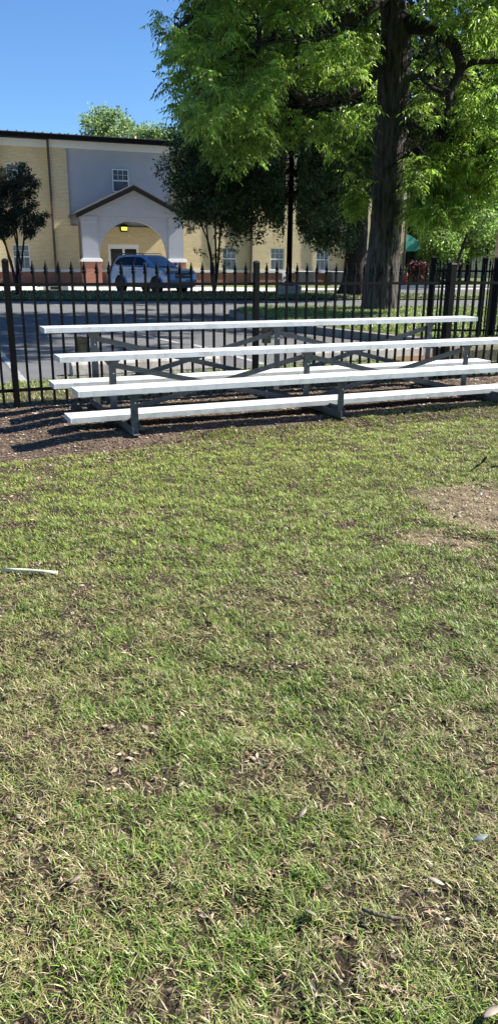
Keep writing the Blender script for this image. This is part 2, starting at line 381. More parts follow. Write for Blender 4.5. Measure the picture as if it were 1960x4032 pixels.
sheet('median_turf', MED, .02, M['turf'])
sheet('building_verge', [(1.0, 42.6), (9.0, 44.2), (9.0, 46.6), (1.0, 44.9)], -.014, M['turf'])
slab('far_curb', [(7.5, 42.6), (40, 52), (40, 52.2), (7.5, 42.8)], -.03, .12, M['conc2'])
sheet('pine_straw_bed', [(2.15, 10.3), (2.9, 10.7), (3.1, 11.4), (2.5, 11.7), (2.05, 11.1)], .02, M['pine'])

# ------------------------------------------------------------------ grass blades
def blades(name, P, length, width, azim, lean, cols, mat, droop=.5):
    """each blade: 2 segments, 5 vertices -> one quad + one tri stored as 2 quads"""
    n = len(P); d = np.stack([np.cos(azim), np.sin(azim), np.zeros(n)], 1); s = np.stack([-np.sin(azim), np.cos(azim), np.zeros(n)], 1)
    L = length[:, None]; W = width[:, None]
    up = np.zeros((n, 3)); up[:, 2] = 1
    l1 = lean[:, None]; l2 = np.minimum(l1 + droop, 1.45)
    p1 = P + (d * np.sin(l1) + up * np.cos(l1)) * L * .55
    p2 = p1 + (d * np.sin(l2) + up * np.cos(l2)) * L * .45
    V = np.stack([P - s * W / 2, P + s * W / 2, p1 + s * W * .42, p1 - s * W * .42, p2 + s * W * .06, p2 - s * W * .06], 1).reshape(-1, 3)
    b = np.arange(n)[:, None] * 6
    Q = np.concatenate([b + np.array([[0, 1, 2, 3]]), b + np.array([[3, 2, 4, 5]])], 0)
    return np_mesh(name, V, Q, mat, np.concatenate([cols, cols], 0))

def mixcol(base, n, var=.18):
    base = np.array(base); return base * (1 + (rng.random((n, 1)) - .5) * 2 * var) * (1 + (rng.random((n, 3)) - .5) * .12)

def bare(x, y):
    """0..1 how bare the lawn is"""
    b = np.clip(1 - ((x - 1.42) / .48) ** 2 - ((y - 4.15) / .52) ** 2, 0, 1) * 1.6
    b = np.maximum(b, np.clip(1 - ((x - .95) / .25) ** 2 - ((y - 3.6) / .16) ** 2, 0, 1) * .8)
    b += np.clip((vnoise(x, y, .22, 31) - .80) * 5, 0, 1) * .7
    b += np.clip((vnoise(x, y, .07, 33) - .74) * 6, 0, 1) * .9
    return np.clip(b * (.6 + .8 * vnoise(x, y, .12, 35)), 0, 1)

def lawn():
    Ps = []
    for y0 in np.arange(.45, 8.2, .25):
        hw = .36 * y0 + .75; dens = 54000 * (1.25 / max(y0, 1.25)) ** .6
        n = int(dens * 2 * hw * .25)
        x = (rng.random(n) * 2 - 1) * hw; y = y0 + rng.random(n) * .25
        Ps.append(np.stack([x, y], 1))
        n = int(dens * .32 * 2 * 1.6 * .25)                                  # thinner turf on either side
        x = (hw + rng.random(n) * 1.6) * np.sign(rng.random(n) - .5); y = y0 + rng.random(n) * .25
        Ps.append(np.stack([x, y], 1))
    P = np.concatenate(Ps); x, y = P.T
    k = (y < edge_y(x) + .14 * (vnoise(x, y, .12, 22) - .5) + .05) & (rng.random(len(x)) > bare(x, y) * .80) & (rng.random(len(x)) < .06 + 1.35 * vnoise(x, y, .04, 41))
    ed = edge_y(x) - y
    k &= ~((ed < .35) & (rng.random(len(x)) > .35 + .9 * vnoise(x, y, .2, 43)))
    x = x[k]; y = y[k]; n = len(x)
    P = np.stack([x, y, height(x, y) - .003], 1)
    g = .40 * vnoise(x, y, .75, 51) + .35 * vnoise(x, y, .17, 53) + .25 * vnoise(x, y, .06, 54)          # greenness
    far = np.clip((y - 2.2) / 3.0, 0, 1)
    green = np.clip((g - .25 + .42 * far) * 2.7, .25, .98) * (1 - .7 * np.clip(bare(x, y) * 1.3, 0, 1))
    u = rng.random(n); isg = u < green * .80; iso = (~isg) & (rng.random(n) < .38)
    col = mixcol((.29, .24, .13), n, .5); pale = rng.random(n) < .16; col[pale] = mixcol((.50, .43, .26), pale.sum(), .25)
    col[iso] = mixcol((.19, .215, .06), iso.sum(), .3)
    yl = rng.random(n) < .30 + .25 * far
    col[isg] = mixcol((.12, .21, .034), isg.sum(), .3)
    kk = isg & yl; col[kk] = mixcol((.23, .31, .05), kk.sum(), .3)
    br = (~isg) & (~iso) & (rng.random(n) < .22); col[br] = mixcol((.26, .17, .10), br.sum(), .3)
    vig = (1 + .35 * far)[:, None] * np.stack([1 + .12 * far, np.ones(n), 1 - .1 * far], 1); col[isg] *= vig[isg]; col[iso] *= vig[iso]
    L = np.where(isg, .013 + .026 * rng.random(n) ** 1.5, .012 + .022 * rng.random(n)) * (.7 + .7 * g) * (1 - .22 * far)
    W = (.0013 + .0012 * rng.random(n)) * (1 + .16 * np.clip(y - 1.5, 0, 5)) * (1 + .8 * (np.abs(x) > .36 * y + .85))
    lean = np.where(isg, .25 + .75 * rng.random(n), .8 + .65 * rng.random(n))
    az = rng.random(n) * 2 * math.pi
    P[:, 2] += np.where(isg, 0, rng.random(n) * .016)
    o = blades('lawn_grass', P, L, W, az, lean, col, M['blade'])
    tag(o, 'short patchy lawn grass, green and straw coloured, in the foreground', 'grass', kind='stuff')
    print('blades', n)
lawn()

def verge(name, pts_fn, n, col, label, Lr=(.05, .1), Wr=(.008, .014)):
    x, y, z = pts_fn(n); n = len(x); c = mixcol(col, n, .3); dry = rng.random(n) < .25; c[dry] = mixcol((.36, .34, .17), dry.sum(), .3)
    o = blades(name, np.stack([x, y, z], 1), Lr[0] + (Lr[1] - Lr[0]) * rng.random(n), Wr[0] + (Wr[1] - Wr[0]) * rng.random(n), rng.random(n) * 6.28, .2 + .8 * rng.random(n), c, M['blade'])
    tag(o, label, 'grass', kind='stuff')

def inpoly(x, y, poly):
    r = np.zeros(len(x), bool); n = len(poly)
    for i in range(n):
        x1, y1 = poly[i]; x2, y2 = poly[(i + 1) % n]
        c = ((y1 > y) != (y2 > y)) & (x < (x2 - x1) * (y - y1) / (y2 - y1 + 1e-12) + x1); r ^= c
    return r
def strip_pts(n):
    x = rng.random(n) * 9 - 4.5; f = rng.random(n)
    y0 = 7.0753 + (x + 2.1713) * .4514 + .02; y1 = np.interp(x, [p[0] for p in LOTN], [p[1] for p in LOTN])
    y = y0 + (y1 - y0) * f
    k = (y1 > y0) & (rng.random(n) < .25 + 1.1 * vnoise(x, y, .25, 61) * (.5 + f)); x = x[k]; y = y[k]
    return x, y, height(x, y)
verge('fence_line_grass', strip_pts, 42000, (.17, .22, .06), 'thin weedy grass strip between fence and parking lot', (.025, .05), (.004, .008))
def isl_pts(n):
    x = rng.random(n) * 10 - .6; y = 12 + rng.random(n) * 11; k = inpoly(x, y, inset(ISL, .2)) & (rng.random(n) < .35 + .8 * vnoise(x, y, .6, 63)); x = x[k]; y = y[k]
    return x, y, np.full(len(x), .135)
verge('island_grass', isl_pts, 90000, (.17, .25, .06), 'bright green grass covering the curbed island around big trunk', (.05, .10), (.012, .022))
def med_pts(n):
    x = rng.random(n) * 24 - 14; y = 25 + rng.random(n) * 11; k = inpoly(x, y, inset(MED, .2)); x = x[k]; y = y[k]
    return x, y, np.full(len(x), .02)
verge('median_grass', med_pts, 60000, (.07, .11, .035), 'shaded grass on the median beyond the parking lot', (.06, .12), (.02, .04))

# dead leaves and bark chips (stuff)
def chips(name, x, y, z, size, cols, label, tl=1.0):
    n = len(x); az = rng.random(n) * 6.28; a = size * (.6 + .8 * rng.random(n)); b = a * (.22 + .35 * rng.random(n)); tilt = (rng.random((n, 2)) - .5) * tl
    d = np.stack([np.cos(az), np.sin(az), tilt[:, 0]], 1); s = np.stack([-np.sin(az), np.cos(az), tilt[:, 1]], 1)
    P = np.stack([x, y, z + .004 + a * .12], 1); A = a[:, None]; B = b[:, None]; bend = np.zeros((n, 3)); bend[:, 2] = b * (rng.random(n) - .3)
    V = np.stack([P - d * A, P - s * B + bend, P + d * A, P + s * B], 1).reshape(-1, 3)
    Q = np.arange(n * 4).reshape(-1, 4)
    o = np_mesh(name, V, Q, M['chip'], cols); tag(o, label, 'leaf litter', kind='stuff')
n = 60000
x = rng.random(n) * 8 - 3.6; y = edge_y(x) - .25 + rng.random(n) ** 1.0 * (3.0)
k = (y < 7.075 + (x + 2.17) * .4514 + .9) & (rng.random(n) < .3 + vnoise(x, y, .18, 71)); x = x[k]; y = y[k]; n = len(x)
c = mixcol((.19, .135, .095), n, .45); li = rng.random(n) < .16; c[li] = mixcol((.50, .43, .33), li.sum(), .25); dk = rng.random(n) < .25; c[dk] = mixcol((.10, .065, .045), dk.sum(), .3)
chips('leaf_litter', x, y, .001 + _h0(x, y) * .35 + mound(x, y), (.008 + .006 * rng.random(n)) * (1 + .1 * (y - 5)), c, 'brown bark chips and dead leaves under the bleachers', tl=.5)
n = 26000
x = (rng.random(n) * 2 - 1) * 2.6; y = .7 + rng.random(n) * 5.5
bb = bare(x, y); k = (rng.random(n) < .012 + .95 * bb) & (y < edge_y(x)); x = x[k]; y = y[k]; n = len(x)
c = mixcol((.33, .245, .165), n, .45); li = rng.random(n) < .2; c[li] = mixcol((.44, .38, .28), li.sum(), .2)
chips('dead_leaf_scatter', x, y, height(x, y) + .006, .009, c, 'curled dead leaf scraps scattered through the lawn')

# ------------------------------------------------------------------ things lying on the lawn
a = gp(12, 2243, .012); b = gp(226, 2257, .012)
o = MB().tube([a + (b - a) * t + Vector((0, 0, .004 * math.sin(3 * t))) for t in (0, .25, .5, .75, 1)], .008, 12).build('plastic_tube', M['pvc'])
tag(o, 'cream plastic tube lying in the grass at left', 'tube')
def twig(pts, r, label, name='fallen_twig', mat=None):
    o = MB().tube(pts, r, 7).build(name, mat or M['bark']); tag(o, label, 'twig')
twig([gp(1425, 3580, .03), gp(1480, 3600, .035), gp(1540, 3612, .03), gp(1600, 3618, .02)], [.004, .0045, .004, .002], 'pale fallen twig half buried in the lower right grass', mat=M['wood'])
twig([gp(1895, 1822, .0), gp(1902, 1812, .03), gp(1914, 1798, .09)], [.008, .012, .004], 'dark upright stub of bark on the grass at right')
twig([gp(1930, 1840, .02), gp(1960, 1834, .03), gp(2000, 1840, .02)], [.006, .007, .004], 'dark twig lying beside the bark stub at the right edge')
def dead_leaf(px, py, s, col, label, cat='leaf', name='dead_leaf', yaw=0.3, up=.02):
    m, t, b_ = node_mat(name + '_tone'); b_.inputs['Roughness'].default_value = .6
    nz = N(t, 'ShaderNodeTexNoise'); nz.inputs['Scale'].default_value = 60; rp = N(t, 'ShaderNodeValToRGB'); rp.color_ramp.elements[0].color = tuple(c * .6 for c in col) + (1,); rp.color_ramp.elements[1].color = tuple(col) + (1,)
    t.links.new(nz.outputs[0], rp.inputs[0]); t.links.new(rp.outputs[0], b_.inputs['Base Color'])
    g = MB(); nseg = 8; vs = []; fs = []
    for i in range(nseg + 1):
        q = i / nseg; w = s * .22 * math.sin(math.pi * min(1, q * 1.02)) ** .8 + .0005; cx = (q - .5) * s; cz = .09 * s * math.sin(q * 2.6)
        vs += [(cx, -w, cz + .25 * w), (cx, s * .05 * math.sin(5 * q), cz), (cx, w * .7, cz - .2 * w)]
    for i in range(nseg):
        for j in (0, 1): fs.append((i * 3 + j, i * 3 + j + 1, i * 3 + j + 4, i * 3 + j + 3))
    g.add(vs, fs, True); o = g.build(name, m); p = gp(px, py, up); o.location = p; o.rotation_euler = (random.uniform(-.3, .3), random.uniform(-.3, .3), yaw)
    so = o.modifiers.new('thick', 'SOLIDIFY'); so.thickness = .0008
    tag(o, label, cat)
for a_ in [(376, 2290, .026, (.8, .78, .6), 'small cream petal in the grass just right of the tube'), (457, 2172, .022, (.75, .75, .6), 'tiny pale petal above and right of the plastic tube'),
           (913, 2112, .022, (.8, .8, .68), 'white petal standing in the middle of the lawn'), (1360, 3005, .035, (.72, .66, .5), 'pale curled leaf in the lawn right of centre'),
           (1888, 3300, .05, (.42, .52, .45), 'grey green leaf near the lower right edge'), (1715, 3470, .045, (.66, .55, .42), 'tan folded leaf left of the grey green leaf'),
           (1930, 3985, .06, (.55, .45, .36), 'brown leaf in the bottom right corner'), (75, 3215, .035, (.6, .56, .34), 'yellowish leaf at the left edge of the lawn'),
           (355, 3120, .045, (.22, .12, .05), 'dark brown leaf among green blades at left'), (690, 2740, .04, (.12, .25, .03), 'bright green broad leaf in the middle left lawn'),
           (300, 3460, .045, (.5, .42, .3), 'pale upright dry leaf at lower left'), (1220, 3595, .045, (.48, .4, .3), 'oval tan leaf beside the pale twig'),
           (1190, 3200, .045, (.6, .5, .35), 'long straw coloured leaf near the lower middle'), (1806, 2020, .06, (.75, .68, .6), 'pointed pale leaf on the bare patch at right'),
           (1890, 1945, .045, (.8, .74, .66), 'small white leaf above the bare patch'), (820, 1875, .04, (.7, .66, .5), 'pale leaf in the grass below the bleachers middle'),
           (1820, 2296, .045, (.8, .8, .66), 'white leaf scrap under the bare patch at right')]:
    dead_leaf(a_[0], a_[1], a_[2] * .85, tuple(.5 * c for c in a_[3]), a_[4], up=.03, yaw=random.uniform(-1, 2))

# ------------------------------------------------------------------ bleachers
BL = empty('bleachers', (-1.2319, 5.4423, 0), .4181)
tag(BL, 'three row aluminium bleachers with white planks in front of the black fence', 'bleachers')
LEN, PW, PT = 4.573, .235, .042
def plank(name, v, z, label=None):
    g = MB(); n = 5; prof = [(0, 0)]
    # ribbed top: shallow grooves
    top = []; w = PW
    for i in range(n):
        a0 = w * i / n; a1 = w * (i + 1) / n
        top += [(a0 + .002, 0), (a1 - .004, 0), (a1 - .003, -.0025), (a1 - .0005, -.0025)] if i < n - 1 else [(a0 + .002, 0), (a1, 0)]
    poly = [(0, -PT), (0, -.001)] + [(max(a, .001), b) for a, b in top] + [(w, -PT), (w - .004, -PT), (w - .004, -.006), (.004, -.006), (.004, -PT)]
    g.prism([(v + a, z + b) for a, b in poly], .004, LEN - .004, 'x')
    o = g.build(name, M['alu'], BL)
    for x0 in (0, LEN - .012):
        c = MB().box(x0, x0 + .012, v - .0015, v + PW + .0015, z - PT - .001, z + .0012).build('end_cap', M['alu'], o, bevel=.002)
    if label: o['label'] = label
    return o
ROWS = [('seat_plank', 0, .4262, 'lowest front seat plank'), ('seat_plank', .6275, .5986, 'middle seat plank'), ('seat_plank', 1.255, .771, 'top rear seat plank'),
        ('foot_plank', .3532, .1671, 'front foot plank'), ('foot_plank', .9807, .3395, 'rear foot plank')]
for nm, v, z, lb in ROWS: plank(nm, v, z, lb)
LU = [.4405, 2.2399, 4.0393]; LV = [.115, .7425, 1.37]; LZ = [.4262, .5986, .771]
for u in LU:
    for v, z in zip(LV, LZ):
        g = MB(); w = .058
        g.bar((u - .0, v - .003, .05), (u - .0, v - .003, z - PT - .004), w, .006, (0, 1, 0)).bar((u + w / 2, v + .028, .05), (u + w / 2, v + .028, z - PT - .004), .006, .056, (0, 1, 0))
        leg = g.build('leg', M['galv'], BL)
        g = MB().prism([(u - .075, z - PT - .004), (u + .075, z - PT - .004), (u + .03, z - PT - .055), (u - .03, z - PT - .055)], v - .013, v - .007, 'y')
        g.box(u - .025, u + .025, v - .10, v + .11, z - PT - .010, z - PT - .003)
        g.build('bracket', M['galv'], leg)
        MB().lathe([(.008, 0), (.008, .006), (.005, .009)], n=8).build('bolt', M['white'], leg, loc=(u + .008, v - .009, .30 if z < .5 else z - .16)).rotation_euler = (math.pi / 2, 0, 0)
    MB().angle((u - .035, .03, .066), (u - .035, 1.50, .066), .055).build('ground_runner', M['galv'], BL)
    MB().angle((u + .036, .10, .1671 - PT - .03), (u + .036, .78, .1671 - PT - .03), .045).build('cross_arm', M['galv'], BL)
    MB().angle((u + .036, .72, .3395 - PT - .03), (u + .036, 1.40, .3395 - PT - .03), .045).build('cross_arm', M['galv'], BL)
for (v, zt, zb) in ((.7425, .50, .10), (1.37, .66, .22)):
    for i in (0, 1):
        a0, a1 = LU[i] + .03, LU[i + 1] - .03
        for (za, zb_, dv) in ((zt, zb, .010), (zb, zt, .024)):
            MB().bar((a0, v + dv, za), (a1, v + dv, zb_), .006, .045).build('cross_brace', M['galv'], BL)
for i, u in enumerate((LU[0] - .09, LU[1] - .09)):
    g = MB(); z0 = .50 if i == 0 else .56
    g.box(u - .045, u + .042, 1.40, 1.44, z0, z0 + .17)
    o = g.build('wood_block', M['wood'], BL, bevel=.008)
    MB().box(u + .012, u + .02, 1.392, 1.399, z0 + .03, z0 + .12).build('strap', M['galv'], o)
for u in (LU[1] + .27, LU[2] - .15):
    o = MB().lathe([(.02, -.022), (.085, -.022), (.10, -.012), (.10, .012), (.085, .022), (.02, .022)], n=20).build('transport_wheel', M['rubber'], BL, loc=(u, 1.49, .20)); o.rotation_euler = (math.pi / 2, 0, .35)

# ------------------------------------------------------------------ fences
def build_fence(root, posts, length, z_off, start=0.0, top=1.308, sp=2.44 / 21, cap=1.33, pw=.054, gates=None, rails=True):
    rail_z = (1.090 + z_off, .149 + z_off)
    if rails:
        for z in rail_z: MB().box(start, length, -.012, .012, z, z + .029).build('rail', M['fence'], root)
    pk = None
    def post(x, w=pw):
        p = MB().box(-w / 2, w / 2, -w / 2, w / 2, -.05, cap - .03 + z_off).build('post', M['fence'], root, bevel=.002, loc=(x, 0, 0))
        MB().lathe([(w * .74, 0), (w * .74, .006), (w * .6, .018), (w * .3, .027), (.002, .03)], n=4, smooth=False).build('post_cap', M['fence'], p, loc=(0, 0, cap - .03 + z_off)).rotation_euler = (0, 0, math.pi / 4)
    for x, w in posts:
        if x < 50: post(x, w)
    n = int(round((length - start) / sp))
    for i in range(n + 1):
        x = start + i * sp
        if min([abs(x - q[0]) for q in posts] + [9]) < .06: continue
        if pk is None:
            pk = MB().box(-.0105, .0105, -.0105, .0105, .03 + z_off, top - .10 + z_off).build('picket', M['fence'], root)
            g = MB(); zt = top + z_off
            g.lathe([(.0145, zt - .108), (.0205, zt - .106), (.0205, zt - .085), (.015, zt - .083)], n=4, smooth=False)
            g.lathe([(.008, zt - .083), (.0205, zt - .070), (.0135, zt - .045), (.0045, zt - .014), (.0035, zt - .012)], n=4, smooth=False)
            g.lathe([(.002, zt - .013), (.0062, zt - .010), (.0068, zt - .006), (.004, zt - .001), (.001, zt)], n=8)
            fi = g.build('finial', M['fence'], pk); pk.location = (x, 0, 0)
        else:
            c = copy_tree(pk, root); c.location = (x, 0, 0)
F1 = empty('front_fence', (-2.1713, 7.0753, 0), .4243)
tag(F1, 'black metal picket fence with spear finials running behind the bleachers', 'fence')
build_fence(F1, [(-2.44, .054), (0, .054), (2.44, .054), (4.88, .078)], 4.88 + 14 * 2.44 / 21, 0, start=-12 * 2.44 / 21)
# side run going back from the corner post
a = Vector((2.36, 9.22, 0)); b = Vector((2.95, 13.0, 0)); d = b - a
F3 = empty('rear_fence', b, .035); tag(F3, 'farther black picket fence and gate posts at right, beyond the corner', 'fence')
build_fence(F3, [(0, .085), (.84, .075), (1.04, .075), (3.5, .06)], 4.2, .09)

# ------------------------------------------------------------------ wheel stops and timber
def wheel_stop(a, b, h=.15, d=.17, label=''):
    a = Vector(a); b = Vector(b); L = (b - a).length; ang = math.atan2((b - a).y, (b - a).x)
    g = MB().prism([(-d / 2, 0), (d / 2, 0), (d / 2 - .025, h * .8), (d / 2 - .05, h), (-d / 2 + .05, h), (-d / 2 + .025, h * .8)], 0, L, 'x')
    o = g.build('wheel_stop', M['conc'], bevel=.012); o.location = (a.x, a.y, -.012); o.rotation_euler = (0, 0, ang)
    tag(o, label, 'wheel stop', 'concrete wheel stops behind the fence')
wheel_stop((-2.17, 9.28, 0), (-.42, 10.13, 0), .155, label='grey concrete wheel stop behind the fence, left one')
wheel_stop((.86, 10.72, 0), (2.52, 11.5, 0), .16, label='pale concrete wheel stop behind the fence, right one')
o = MB().prism([(0, 0), (.22, .01), (.24, .2), (.2, .24), (.03, .23), (-.01, .19)], 0, 1.9, 'x').build('landscape_timber', M['wood'], bevel=.01)
o.location = (2.62, 10.6, -.02); o.rotation_euler = (0, 0, .38); tag(o, 'dark landscape timber on the ground behind the fence corner', 'timber')
# ------------------------------------------------------------------ building
OB = Vector((-9.0837, 43.1731, 0)); BY = .35
B = empty('school_building', OB, BY); tag(B, 'two storey yellow brick building with red brick base and grey arched entrance porch', 'building')
def cells(g, u0, u1, z0, z1, y0, y1, holes):
    us = sorted({u0, u1} | {h[0] for h in holes} | {h[1] for h in holes}); zs = sorted({z0, z1} | {h[2] for h in holes} | {h[3] for h in holes})
    us = [u for u in us if u0 <= u <= u1]; zs = [z for z in zs if z0 <= z <= z1]
    for a, b in zip(us, us[1:]):
        for c, d in zip(zs, zs[1:]):
            m, k = (a + b) / 2, (c + d) / 2
            if any(h[0] < m < h[1] and h[2] < k < h[3] for h in holes): continue
            g.box(a, b, y0, y1, c, d)
W1 = .86
lower = [-3.53, 7.92, 10.78, 13.68, 17.4]; wins = []
for u in lower: wins.append((u, u + W1, .80, 2.02))
for u in (-3.53, 7.92, 10.78, 13.68, 17.4): wins.append((u, u + W1, 4.72, 5.92))
bays = [(-30.0, -3.85, .02), (-3.85, -1.45, .25), (-1.45, 9.62, 0), (9.62, 15.6, -.2), (15.6, 19.6, -.4)]
ZF = 6.74
PAN = (-.50, 5.02, 3.0, ZF)
for (u0, u1, y) in bays:
    hs = [w for w in wins if u0 < w[0] < u1]
    if u0 == -1.45: hs = hs + [PAN, (1.43, 3.10, .66, 2.10)]
    g = MB(); cells(g, u0, u1, .80, ZF, y, y + .35, hs); g.build('brick_wall', M['yellow'], B)
    g = MB(); cells(g, u0 - .0, u1, 0, .655, y - .012, y + .35, [(1.43, 3.10, -1, .66)] if u0 == -1.45 else []); g.build('brick_base', M['red'], B)
    g = MB(); cells(g, u0, u1, .655, .80, y - .07, y + .35, [(1.43, 3.10, .6, .9)] if u0 == -1.45 else []); g.build('stone_ledge', M['ledge'], B)
    MB().box(u0, u1, y - .05, y + .35, ZF, 7.09).build('frieze', M['trim'], B)
MB().box(-.50, 5.02, .14, .3, 3.0, ZF - .001).build('stucco_panel', M['stucco2'], B)
MB().box(-30, 19.6, 1.5, 16, 0, 7.0).build('core', M['yellow'], B)
MB().box(19.25, 19.6, -.05, 13, .80, 7.0).build('end_wall', M['yellow'], B)
# eaves and roof
MB().box(-30, 20.1, -.50, .6, 7.094, 7.10).build('soffit', M['fascia'], B)
MB().box(-30, 20.1, -.55, -.50, 7.07, 7.30).build('fascia', M['fascia'], B)
g = MB(); g.add([(-30, -.60, 7.30), (20.15, -.60, 7.30), (20.15, 8, 7.95), (-30, 8, 7.95), (-30, -.60, 7.27), (20.15, -.60, 7.27), (20.15, 17, 7.27), (-30, 17, 7.27)],
                [(0, 1, 2, 3), (0, 4, 5, 1), (1, 5, 6, 2), (2, 6, 7, 3), (3, 7, 4, 0), (4, 7, 6, 5)])
for i in range(120):
    u = -29.8 + i * .42
    g.bar((u, -.61, 7.325), (u, 8, 7.97), .03, .05)
g.build('metal_roof', M['roofm'], B)
# windows
def window(u0, u1, z0, z1, y, blinds=.0):
    g = MB(); t = .045
    g.box(u0, u0 + t, y - .01, y + .06, z0, z1).box(u1 - t, u1, y - .01, y + .06, z0, z1).box(u0 + t, u1 - t, y - .01, y + .06, z1 - t, z1).box(u0 + t, u1 - t, y - .01, y + .06, z0, z0 + t)
    zm = (z0 + z1) / 2
    g.box(u0 + t, u1 - t, y - .005, y + .05, zm - .03, zm + .03)
    for k in (1, 2):
        uu = u0 + t + (u1 - u0 - 2 * t) * k / 3
        g.box(uu - .009, uu + .009, y + .012, y + .03, zm + .03, z1 - t)
        if z0 < 2: g.box(uu - .006, uu + .006, y + .014, y + .028, z0 + t, zm - .03)
    zz = (zm + z1) / 2; g.box(u0 + t, u1 - t, y + .013, y + .029, zz - .008, zz + .008)
    f = g.build('window', M['trim'], B)
    MB().box(u0 + t, u1 - t, y + .034, y + .046, z0 + t, z1 - t).build('pane', M['pane'], f)
for w in wins:
    y = [b_[2] for b_ in bays if b_[0] < w[0] < b_[1]][0]
    window(*w, y + .06)
    if w[2] > 3: MB().box(w[0] - .05, w[1] + .05, y - .03, y + .06, w[2] - .06, w[2] - .002).build('window_sill', M['trim'], B)
window(1.84, 2.71, 4.74, 5.86, .085)
# downspouts
for u, y, z0, z1 in ((-1.42, -.07, .05, 7.07), (9.55, -.28, .05, 7.07), (15.55, -.48, .05, 7.07), (19.42, -.50, .05, 7.07)):
    g = MB().box(u - .06, u + .06, y - .09, y, z0, z1)
    for z in (1.5, 4.2, 6.2): g.box(u - .085, u + .085, y - .1, y + .01, z, z + .03)
    g.build('downspout', M['spout'], B, bevel=.015)
MB().box(6.02, 6.30, -.03, .02, 2.90, 3.09).box(6.05, 6.27, -.034, -.03, 2.93, 3.06).build('wall_vent', M['spout'], B)
# entrance doors
g = MB(); u0, u1 = 1.43, 3.10; um = 2.265
g.box(u0, u0 + .07, .0, .10, .0, 2.10).box(u1 - .07, u1, .0, .10, .0, 2.10).box(u0 + .07, u1 - .07, .0, .10, 1.96, 2.10)
dr = g.build('door_frame', M['trim'], B)
for a, b in ((u0 + .07, um - .004), (um + .004, u1 - .07)):
    g = MB(); t = .055
    g.box(a, a + t, .02, .07, .02, 1.955).box(b - t, b, .02, .07, .02, 1.955).box(a + t, b - t, .02, .07, 1.87, 1.955).box(a + t, b - t, .02, .07, .02, .22)
    dd = g.build('door', M['trim'], B)
    MB().box(a + t, b - t, .04, .05, .22, 1.87).build('door_glass', M['darkpane'], dd)
    MB().box(a + t, b - t, .005, .02, .95, .99).build('push_bar', M['galv'], dd)
    cu = bpy.data.curves.new('door_number', 'FONT'); cu.body = '(180)'; cu.size = .13; cu.align_x = 'CENTER'; cu.extrude = .001
    to = bpy.data.objects.new('door_number', cu); C.objects.link(to); bpy.context.view_layer.update()
    me = bpy.data.meshes.new_from_object(to.evaluated_get(bpy.context.evaluated_depsgraph_get())); bpy.data.objects.remove(to)
    me.materials.clear(); me.materials.append(simple('faded_lettering', (.022, .022, .022), .6))
    to = bpy.data.objects.new('door_number', me); C.objects.link(to); to.parent = dd; to.location = ((a + b) / 2, .038, 1.50); to.rotation_euler = (math.pi / 2, 0, 0)
# lamp above the doors
lm, t_, b_ = node_mat('lit_lamp_lens'); b_.inputs['Base Color'].default_value = (.5, .6, .1, 1); b_.inputs['Emission Color'].default_value = (.62, .78, .06, 1); b_.inputs['Emission Strength'].default_value = .8
g = MB().prism([(0, 0), (-.16, .02), (-.22, .16), (-.16, .36), (0, .38)], 2.12, 2.50, 'x')
wl = g.build('wall_lamp', M['fascia'], B, bevel=.01, loc=(0, 0, 2.74))
MB().prism([(-.205, .075), (-.225, .15), (-.205, .24), (-.195, .24), (-.195, .075)], 2.15, 2.47, 'x').build('lamp_lens', lm, wl)
o = MB().lathe([(.05, 0), (.055, .02), (.03, .04)], n=12).build('door_chime', M['trim'], B, loc=(2.60, 0, 2.55)); o.rotation_euler = (math.pi / 2, 0, 0)
# porch
PY = -2.2
def column(u0, u1):
    MB().box(u0 - .08, u1 + .10, PY - .10, PY + .62, 0, 1.20).build('brick_pier', M['red'], B)
    MB().prism([(u0 - .14, 1.20), (u1 + .15, 1.20), (u1 + .15, 1.29), (u1 + .05, 1.375), (u0 - .05, 1.375), (u0 - .14, 1.29)], PY - .15, PY + .67, 'y').build('pier_cap', M['trim'], B, bevel=.01)
    g = MB().box(u0, u1, PY, PY + .52, 1.375, 3.10)
    c = g.build('column', M['stucco'], B)
    MB().box(u0 - .035, u1 + .035, PY - .035, PY + .555, 3.10, 3.40).build('capital', M['stucco'], c, bevel=.012)
column(-.26, .55); column(4.24, 5.04)
arc = []; cu_, hw, zs, rz = 2.40, 1.80, 1.378, 1.82
for i in range(41):
    a = math.pi * i / 40; arc.append((cu_ - hw * math.cos(a), zs + rz * math.sin(a) ** .93))
poly = [(.553, 3.398), (.553, 1.378)] + arc + [(4.237, 1.378), (4.237, 3.398)]
MB().prism(poly[::-1], PY + .05, PY + .47, 'y').build('arch_wall', M['stucco'], B)
PZ, EZ, PU, EU0, EU1 = 4.74, 3.48, 2.42, -.32, 5.12
MB().prism([(EU0, 3.403), (EU1, 3.403), (EU1, 3.42), (PU, PZ), (EU0, 3.42)], PY - .02, PY + .5, 'y').build('gable', M['stucco'], B)
for s, ue in ((-1, -.52), (1, 5.30)):
    # roof slab and dark rake board
    top = (PU, 4.90); e = (ue, 3.50)
    g = MB().prism([(PU, 4.78), (PU, 4.93), (ue, 3.53), (ue, 3.41)], PY - .28, -.005, 'y'); g.build('porch_roof', M['shingle'], B)
    g = MB().prism([(PU, 4.64), (PU, 4.875), (ue + .0, 3.495), (ue + .0, 3.27)], PY - .32, PY - .285, 'y'); g.build('rake_board', M['fascia'], B)
    g = MB().box(ue - .09, ue - .005, PY - .28, -.01, 3.37, 3.49); g.build('porch_gutter', M['spout'], B, bevel=.015)
MB().box(-.22, .2, -1.58, -.01, 3.06, 3.34).build('side_beam', M['stucco'], B)
MB().box(4.6, 5.0, -1.58, -.01, 3.06, 3.34).build('side_beam', M['stucco'], B)
MB().tube([(-.50, PY - .1, 3.40), (-.42, PY - .1, 3.25), (-.36, PY + .1, 3.05), (-.36, PY + .1, .1)], .05, 10).build('porch_downspout', M['spout'], B)
